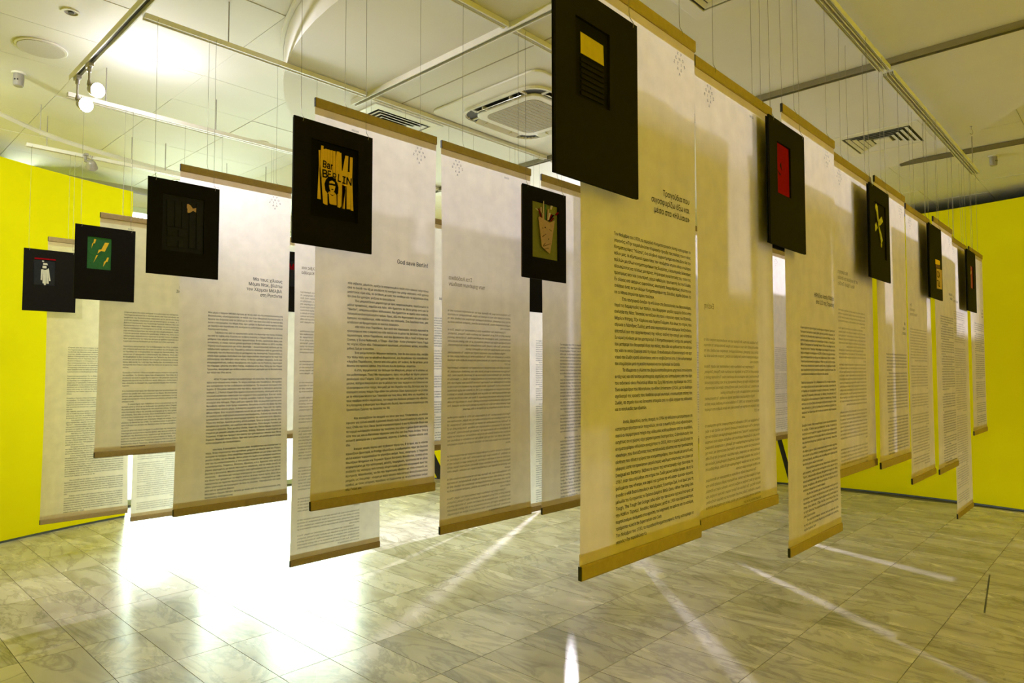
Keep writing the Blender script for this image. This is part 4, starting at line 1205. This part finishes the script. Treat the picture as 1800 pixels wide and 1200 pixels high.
c7 = card('black card with a paper cone of red, green and cream sticks on olive', 2.415, Y2 - .045, .458, (.072, .272, .109, .391), inner='olive', back=True)
art(c7, 'stick', [[(.113, .356), (.120, .357), (.145, .309), (.137, .308)], [(.218, .345), (.225, .344), (.206, .317), (.197, .317)], [(.266, .364), (.278, .363), (.257, .344), (.247, .346)], [(.227, .328), (.240, .328), (.215, .306), (.206, .305)]], 'red', -.006, .002)
art(c7, 'stick', [[(.131, .367), (.143, .369), (.145, .336), (.131, .348)], [(.146, .339), (.161, .341), (.162, .309), (.148, .309)], [(.188, .365), (.200, .370), (.193, .309), (.184, .307)]], 'tan', -.005, .002)
art(c7, 'stick', [[(.211, .388), (.226, .389), (.216, .367), (.204, .368)], [(.197, .348), (.210, .350), (.195, .309), (.188, .311)], [(.152, .401), (.156, .402), (.157, .341), (.152, .340)], [(.093, .355), (.113, .348), (.113, .344), (.093, .353)]], 'cream', -.0075, .002)
art(c7, 'stick', [[(.172, .387), (.182, .387), (.176, .303), (.167, .301)]], 'leaf', -.003, .002)
art(c7, 'stick', [[(.222, .343), (.247, .346), (.206, .305), (.193, .309)], [(.179, .362), (.185, .365), (.184, .304), (.179, .304)]], 'black2', -.002, .001)
art(c7, 'paper_cone', [[(.113, .310), (.120, .317), (.202, .297), (.240, .316), (.215, .192), (.201, .137), (.139, .167)]], 'tan', -.0085, .002)
art(c7, 'cone_mark', [[(.142, .265), (.150, .261), (.144, .258)], [(.159, .270), (.169, .271), (.167, .264), (.160, .263)], [(.195, .263), (.217, .258), (.215, .256), (.195, .261)], [(.141, .218), (.171, .237), (.172, .235), (.142, .215)], [(.186, .215), (.195, .214), (.191, .206)], [(.149, .171), (.208, .192), (.208, .190), (.149, .168)], [(.159, .158), (.194, .167), (.194, .165), (.159, .156)], [(.148, .174), (.165, .190), (.166, .188), (.151, .172)]], 'black2', -.0106, .0003)

c8 = card('black card with dark relief slats and a small tan bow tie', 1.110, Y3 - .045, .460, (.067, .262, .119, .392), inner='navy')
art(c8, 'relief_slat', [[(0.086, 0.364), (0.12, 0.364), (0.121, 0.236), (0.089, 0.237)], [(0.1235, 0.365), (0.152, 0.364), (0.153, 0.236), (0.125, 0.238)], [(0.156, 0.365), (0.187, 0.366), (0.187, 0.235), (0.158, 0.235)], [(0.09, 0.228), (0.123, 0.229), (0.122, 0.194), (0.091, 0.193)], [(0.142, 0.225), (0.169, 0.226), (0.17, 0.194), (0.142, 0.193)], [(0.091, 0.173), (0.124, 0.173), (0.125, 0.14), (0.092, 0.14)], [(0.143, 0.171), (0.17, 0.171), (0.171, 0.139), (0.143, 0.139)], [(0.191, 0.317), (0.221, 0.318), (0.221, 0.142), (0.193, 0.143)], [(0.226, 0.369), (0.258, 0.369), (0.257, 0.14), (0.228, 0.141)]], 'navy', 0, .005)
art(c8, 'bow_tie', [[(0.179, 0.358), (0.184, 0.36), (0.196, 0.354), (0.207, 0.34), (0.223, 0.347), (0.222, 0.324), (0.208, 0.33), (0.194, 0.318), (0.183, 0.315), (0.18, 0.325), (.182, .330), (.178, .342)]], 'tan', -.006, .001)

c9 = card('black card with four yellow lightning bolts on green', 1.140, Y4 - .045, .440, (.067, .201, .193, .394), inner='green')
art(c9, 'lightning_bolt', [[(0.104, 0.38), (0.115, 0.379), (0.108, 0.353), (0.1, 0.353), (0.09, 0.319), (0.093, 0.349), (0.101, 0.36)], [(0.164, 0.365), (0.187, 0.366), (0.164, 0.308), (0.143, 0.31), (0.124, 0.291), (0.13, 0.316), (0.145, 0.32)], [(0.118, 0.281), (0.127, 0.282), (0.103, 0.232)], [(0.179, 0.273), (0.188, 0.273), (0.181, 0.246), (0.173, 0.245), (0.157, 0.212), (0.161, 0.242), (0.17, 0.252)]], 'yelcard', -.002, .001)
art(c9, 'torn_ridge', [[(0.075, 0.309), (0.099, 0.288), (0.145, 0.29), (0.187, 0.303), (0.187, 0.287), (0.141, 0.284), (0.096, 0.281), (0.079, 0.293)]], 'green', 0, .0018)

c10 = card('leftmost black card with a pale paper figure under a red stripe', 1.118, Y5 - .045, .445, (.061, .199, .196, .385), inner='navy', track=1.675)
art(c10, 'red_stripe', [[(.066, .397), (.200, .399), (.201, .388), (.066, .386)]], 'red', -.0074, .001)
art(c10, 'figure_strip', [[(.115, .381), (.128, .38), (.127, .371), (.116, .37)], [(.122, .363), (.147, .363), (.152, .348), (.122, .349)], [(.111, .313), (.121, .314), (.118, .233), (.109, .234)], [(.121, .314), (.133, .313), (.131, .208), (.122, .21)], [(.133, .313), (.142, .314), (.143, .198), (.13, .196)], [(.142, .316), (.153, .318), (.161, .209), (.146, .21)], [(.151, .324), (.158, .325), (.172, .231), (.162, .23)], [(.118, .342), (.145, .342), (.144, .324), (.119, .323)]], 'bone', -.001, .001)
MB().tube([(.132 + .019 * math.cos(R(a)), -.003, .330 + .017 * math.sin(R(a))) for a in range(0, 361, 24)], .0022, 6).build('black_ring', M['black2'], c10)

c11 = card('black card with part of a red letter, left of the God save Berlin! card', 2.39, Y4 - .045, .450, (.03, .262, .193, .394), inner='navy')
L = Lettering(); L.line('M', .158, .326, .085, res=3, wt=.03); L.build('red_lettering', M['red'], c11, (0, -.001, 0))
c12 = card('black card showing only a corner under the paper cone card', 3.63, Y3 - .045, .450)
c13 = card('black card hanging behind the front row at the red card', 2.368, Y1 + .032, .472, track=T3Z)
c14 = card('black card hanging behind the front row at the yellow cross card', 3.55, Y1 + .056, .472, track=T3Z)
c15 = card('black card hanging behind the front row at the gold letters card', 4.775, Y1 + .036, .472, track=T3Z)
c16 = card('black card hanging behind the front row at the magenta card', 5.965, Y1 + .036, .468, track=T3Z)

bpy.data.objects.remove(_ob)
bpy.data.curves.remove(_cu)
